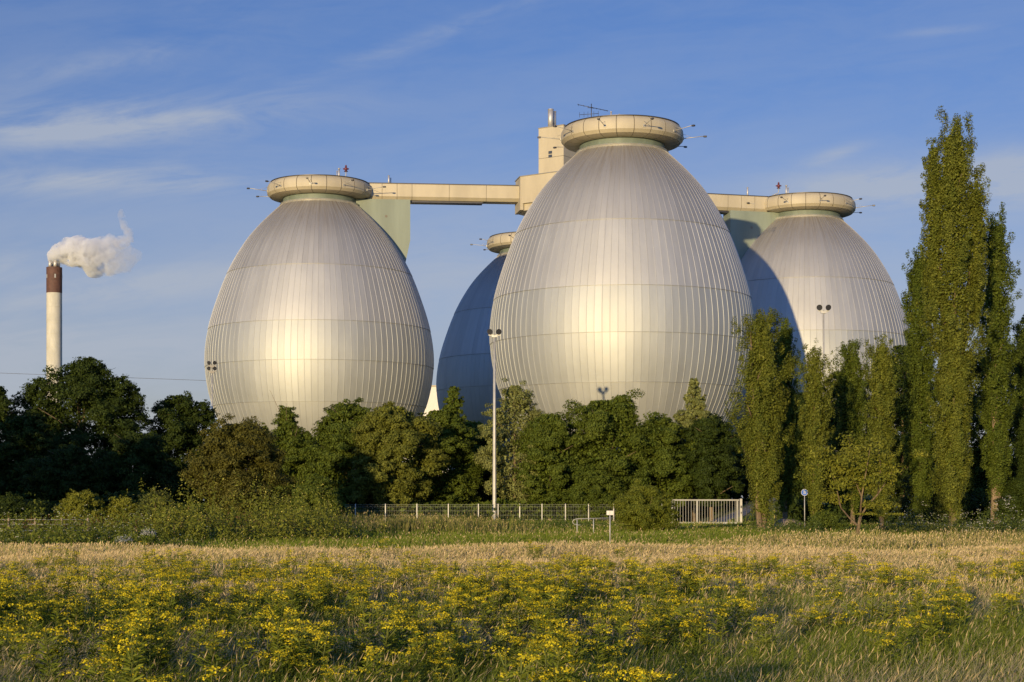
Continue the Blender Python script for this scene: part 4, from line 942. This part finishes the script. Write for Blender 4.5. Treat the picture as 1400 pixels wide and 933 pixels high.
def herbs(name, label, seed, n, px0, px1, y0, y1, h0, h1, c0, c1, leaf, per=34, flower=None, fcount=0, hv=.6):
    rng = np.random.default_rng(seed); y = y0 + (y1 - y0) * rng.random(n); pxs = px0 + (px1 - px0) * rng.random(n) + rng.normal(size=n) * 22; x = (pxs - 700) / F * y
    h = (h0 + (h1 - h0) * rng.random(n) ** 1.3) * (1 - .55 * sstep(px1 - 70, px1 + 30, pxs)) * (1 - hv / 2 + hv * vn(x, y, .55, seed)); z = gh(x, y)
    k = np.repeat(np.arange(n), per); m = len(k); t = rng.random(m); th = rng.random(m) * 2 * pi; rr = (.06 + .26 * np.sin(pi * np.clip(t * .9 + .08, 0, 1))) * rng.random(m)
    lx, ly = rng.normal(size=n) * .1, rng.normal(size=n) * .1
    C = np.stack([x[k] + np.cos(th) * rr + lx[k] * t * h[k], y[k] + np.sin(th) * rr + ly[k] * t * h[k], z[k] + t * h[k]], 1)
    N = np.stack([np.cos(th), np.sin(th), .6 + .4 * rng.random(m)], 1) + rng.normal(size=(m, 3)) * .4; N /= np.linalg.norm(N, axis=1, keepdims=True)
    T = tints(rng, m, c0, c1, rng.random(n)[k]); S_ = leaf * (.6 + .8 * rng.random(m)) * (1.15 - .6 * t)
    if flower is not None:
        kf = np.repeat(np.where(rng.random(n) < .5)[0], fcount); mf = len(kf); th = rng.random(mf) * 2 * pi; rr = .28 * np.sqrt(rng.random(mf))
        Cf = np.stack([x[kf] + np.cos(th) * rr + lx[kf] * h[kf], y[kf] + np.sin(th) * rr, z[kf] + h[kf] * (.86 + .18 * rng.random(mf))], 1)
        Nf = np.stack([rng.normal(size=mf) * .35, -.35 + rng.normal(size=mf) * .35, np.ones(mf)], 1); Nf /= np.linalg.norm(Nf, axis=1, keepdims=True)
        C = np.concatenate([C, Cf]); N = np.concatenate([N, Nf]); T = np.concatenate([T, np.array(flower)[None] * (.75 + .4 * rng.random((mf, 1)))]); S_ = np.concatenate([S_, .05 * (.7 + .6 * rng.random(mf))])
    V, Fc, T = diamonds(C, N, S_, .5, rng, T)
    return tag(link_mesh(name, np_mesh(name, V, Fc, 4, T), None, [M['leaf']]), label, 'weeds', None, 'stuff')
herbs('tall_weeds', 'tall yellow-green weeds at the meadow edge below the left tank', 31, 900, 205, 480, 84, 112, .5, 2.9, (.08, .105, .012), (.20, .20, .028), .10, 40, (.60, .52, .10), 5, 1.2)
herbs('tall_weeds', 'low green weeds along the left meadow edge', 32, 900, -60, 240, 76, 104, .3, 1.5, (.07, .10, .012), (.18, .19, .028), .09, 30, (.6, .58, .35), 2, 1.2)
herbs('red_weeds', 'dry brown weed stalks among the green weeds below the left tank', 38, 160, 230, 460, 88, 104, .6, 1.5, (.14, .08, .03), (.24, .15, .06), .07, 26, None, 0, 1.0)
herbs('red_weeds', 'rusty brown dock weeds at the left edge of the meadow', 33, 420, -60, 300, 96, 106, .7, 1.3, (.10, .055, .02), (.17, .085, .03), .07, 26)
herbs('tall_weeds', 'green weeds at the foot of the mesh fence', 34, 520, 560, 850, 108, 140, .35, 1.0, (.05, .08, .015), (.10, .13, .028), .09, 30)
herbs('cow_parsley', 'white umbel flowers under the tallest poplar', 35, 170, 1225, 1330, 92, 104, .7, 1.8, (.06, .08, .015), (.13, .14, .03), .08, 34, (.62, .55, .36), 6, 1.0)
herbs('cow_parsley', 'white umbel flowers at the right edge below the dark bush', 36, 220, 1335, 1440, 86, 104, .5, 1.8, (.05, .07, .012), (.11, .13, .026), .08, 34, (.60, .55, .40), 6, 1.0)
herbs('tall_weeds', 'dark green weeds around the trunks of the poplars', 37, 600, 1040, 1440, 94, 118, .4, 1.3, (.045, .07, .014), (.09, .115, .026), .085, 30)
for (px, py, lab, s_) in ((170, 737, 'left of two flat patches of white flowers at the meadow edge', 1.0), (203, 727, 'right of two patches of white flowers, the slightly higher one', .85)):
    Y = 74.5; c = P(px, py - 1, Y); rng = np.random.default_rng(px); n = 300; root = empty('white_flower_clump', (c.x, Y, G(c.x, Y)), lab, 'flowers', 'white flower patches')
    hz = c.z - G(c.x, Y); th = rng.random(n) * 6.3; rr = np.sqrt(rng.random(n))
    C = np.stack([np.cos(th) * rr * .40 * s_, np.sin(th) * rr * .6, hz - .02 - .10 * rr * rr + rng.normal(size=n) * .07], 1)
    N = np.stack([rng.normal(size=n) * .3, -.4 + rng.normal(size=n) * .3, np.ones(n)], 1); N /= np.linalg.norm(N, axis=1, keepdims=True)
    V, Fc, T = diamonds(C, N, .028 * (.7 + .6 * rng.random(n)), .8, rng, np.array([.56, .53, .42])[None] * (.8 + .3 * rng.random((n, 1)))); link_mesh('blossom', np_mesh('blossom', V, Fc, 4, T), root, [M['leaf']])
    t = rng.random(n); C = C * np.array([1.05, 1, 1]) * np.stack([np.ones(n), np.ones(n), t], 1); N = unit(rng, n)
    V, Fc, T = diamonds(C, N, .09 * (.7 + .6 * rng.random(n)), .4, rng, tints(rng, n, *MD, rng.random(n))); link_mesh('foliage', np_mesh('foliage', V, Fc, 4, T), root, [M['leaf']])

herbs('meadow_herbs', 'fine yellow-green stalks and leaves among the ragwort of the near meadow', 39, 3600, -110, 1510, 13, 46, .35, .85, (.09, .12, .012), (.20, .21, .026), .026, 60, None, 0, .8)
herbs('meadow_herbs', 'scattered tall green stalks standing in the dry grass', 40, 70, 60, 1440, 36, 58, .6, 1.15, (.08, .11, .012), (.17, .19, .024), .05, 60, (.55, .45, .03), 14, .4)
# ragwort: stems with narrow leaves and flat yellow flower heads
def ragwort(seed, stems=8, leaf_n=80, fl=64):
    rng = np.random.default_rng(seed); Vg, Tg, Vf, Tf = [], [], [], []; scale = 1.0
    for s_ in range(stems):
        a = rng.random() * 6.3; b = .14 * rng.random(); ln = .13 * rng.random() + .03; H = (.66 + .36 * rng.random()) * scale
        base = np.array([cos(a) * b, sin(a) * b, 0]); tip = base + np.array([cos(a) * ln + .05, sin(a) * ln, H]); w_ = .0055
        for q in (0, pi / 2): sd_ = np.array([cos(q) * w_, sin(q) * w_, 0]); Vg.append(np.stack([base - sd_, base + sd_, tip + sd_ * .6, tip - sd_ * .6])); Tg.append((.15, .165, .035))
        t = rng.random(leaf_n) ** .8 * .93; th = rng.random(leaf_n) * 6.3; L = .05 + .06 * (1 - t) + .05 * rng.random(leaf_n)
        c = base[None] + (tip - base)[None] * t[:, None]; d = np.stack([np.cos(th), np.sin(th), .35 + .5 * rng.random(leaf_n)], 1); d /= np.linalg.norm(d, axis=1, keepdims=True)
        pw = np.cross(d, unit(rng, leaf_n)); pw /= np.linalg.norm(pw, axis=1, keepdims=True); ww = (.004 + .006 * rng.random(leaf_n))[:, None]
        for i in range(leaf_n):
            Vg.append(np.stack([c[i], c[i] + d[i] * L[i] * .55 + pw[i] * ww[i], c[i] + d[i] * L[i] - np.array([0, 0, .012]), c[i] + d[i] * L[i] * .55 - pw[i] * ww[i]]))
            g = rng.random(); Tg.append((.10 + .10 * g, .135 + .085 * g, .012 + .012 * g))
        # two to four flat corymbs per stem
        for q in range(int(rng.integers(1, 4))):
            ca = rng.random() * 6.3; cr = .01 + .08 * rng.random(); hc = tip + np.array([cos(ca) * cr, sin(ca) * cr, -.05 * rng.random() - .3 * cr]); R = .04 + .05 * rng.random()
            sd_ = np.array([.004, 0, 0]); lo = tip - np.array([0, 0, .14]); Vg.append(np.stack([lo - sd_, lo + sd_, hc + sd_, hc - sd_])); Tg.append((.15, .165, .035))
            for i in range(fl // 2):
                u_ = sqrt(rng.random()); f_ = rng.random() * 6.3; p = hc + np.array([cos(f_) * u_ * R, sin(f_) * u_ * R, .018 * (1 - u_ * u_) + rng.normal() * .006])
                nn = np.array([cos(f_) * u_ * .5, sin(f_) * u_ * .5, 1.0]) + np.array([0, -.35, 0]) + rng.normal(size=3) * .5; nn /= np.linalg.norm(nn); t1 = np.cross(nn, [1, .3, 0]); t1 /= np.linalg.norm(t1); t2 = np.cross(nn, t1); r_ = .006 + .0045 * rng.random()
                Vf.append(np.stack([p + t1 * r_, p + t2 * r_, p - t1 * r_, p - t2 * r_])); g = rng.random(); Tf.append((.55 + .18 * g, .435 + .16 * g, .02))
    return np.concatenate(Vg), np.array(Tg), np.concatenate(Vf), np.array(Tf)
def flower_density(x, y):
    px = 700 + x / y * F; base = .78 - .60 * sstep(880, 1020, px) * (1 - .85 * np.exp(-((y - 37) / 5.0) ** 2))
    base = base * (.08 + .8 * np.clip((vn(x, y, .55, 4) - .40) * 2.6, 0, 1) + .35 * (vn(x, y, 1.9, 7) > .55)) * (1 - .96 * sstep(37, 51, y)) * (.55 + .45 * sstep(14, 22, y))
    return base
rng = np.random.default_rng(77); N_ = 5200
yy_ = np.sqrt(12.5 ** 2 + (60 ** 2 - 12.5 ** 2) * rng.random(N_)); xx_ = (rng.random(N_) * 2 - 1) * (.3044 * yy_ * 1.15 + 1.0)
kp = rng.random(N_) < flower_density(xx_, yy_); xx_, yy_ = xx_[kp], yy_[kp]; o_ = np.argsort(yy_ + 3.0 * (np.abs(xx_) > .3044 * yy_)); xx_, yy_ = xx_[o_], yy_[o_]
variants = []
for k in range(7):
    Vg, Tg, Vf, Tf = ragwort(500 + k); a = np_mesh('foliage', Vg, np.arange(len(Vg)).reshape(-1, 4), 4, Tg); a.materials.append(M['leaf'])
    b = np_mesh('blossom', Vf, np.arange(len(Vf)).reshape(-1, 4), 4, Tf); b.materials.append(M['leaf']); variants.append((a, b))
for i in range(min(300, len(xx_))):
    a, b = variants[i % 7]; s_ = .8 + .45 * rng.random()
    r = empty('ragwort_plant', (xx_[i], yy_[i], G(xx_[i], yy_[i])), 'yellow-flowered ragwort plant standing in the nearest part of the meadow', 'flower', 'ragwort plants in the near meadow', rng.random() * 6.3)
    r.scale = (s_ * 1.15, s_ * 1.15, s_)
    for nm, me in (('foliage', a), ('blossom', b)): o = bpy.data.objects.new(nm, me); col.objects.link(o); o.parent = r
far = list(range(300, len(xx_))); lod = [ragwort(700 + k, 6, 50, 50) for k in range(6)]
VV, TT = [], []
for j, i in enumerate(far):
    Vg, Tg, Vf, Tf = lod[j % 6]; s_ = .8 + .45 * rng.random(); a = rng.random() * 6.3; Rm = np.array([[cos(a), -sin(a), 0], [sin(a), cos(a), 0], [0, 0, 1]]) * s_
    V = np.concatenate([Vg, Vf]) @ Rm.T * np.array([1.2, 1.2, 1]) + np.array([xx_[i], yy_[i], G(xx_[i], yy_[i])]); VV.append(V); TT += [Tg, Tf]
V = np.concatenate(VV); tag(link_mesh('ragwort_field', np_mesh('ragwort_field', V, np.arange(len(V)).reshape(-1, 4), 4, np.concatenate(TT)), None, [M['leaf']]), 'yellow ragwort flowers spreading into the middle of the meadow', 'flowers', None, 'stuff')
print('ragwort', len(xx_))
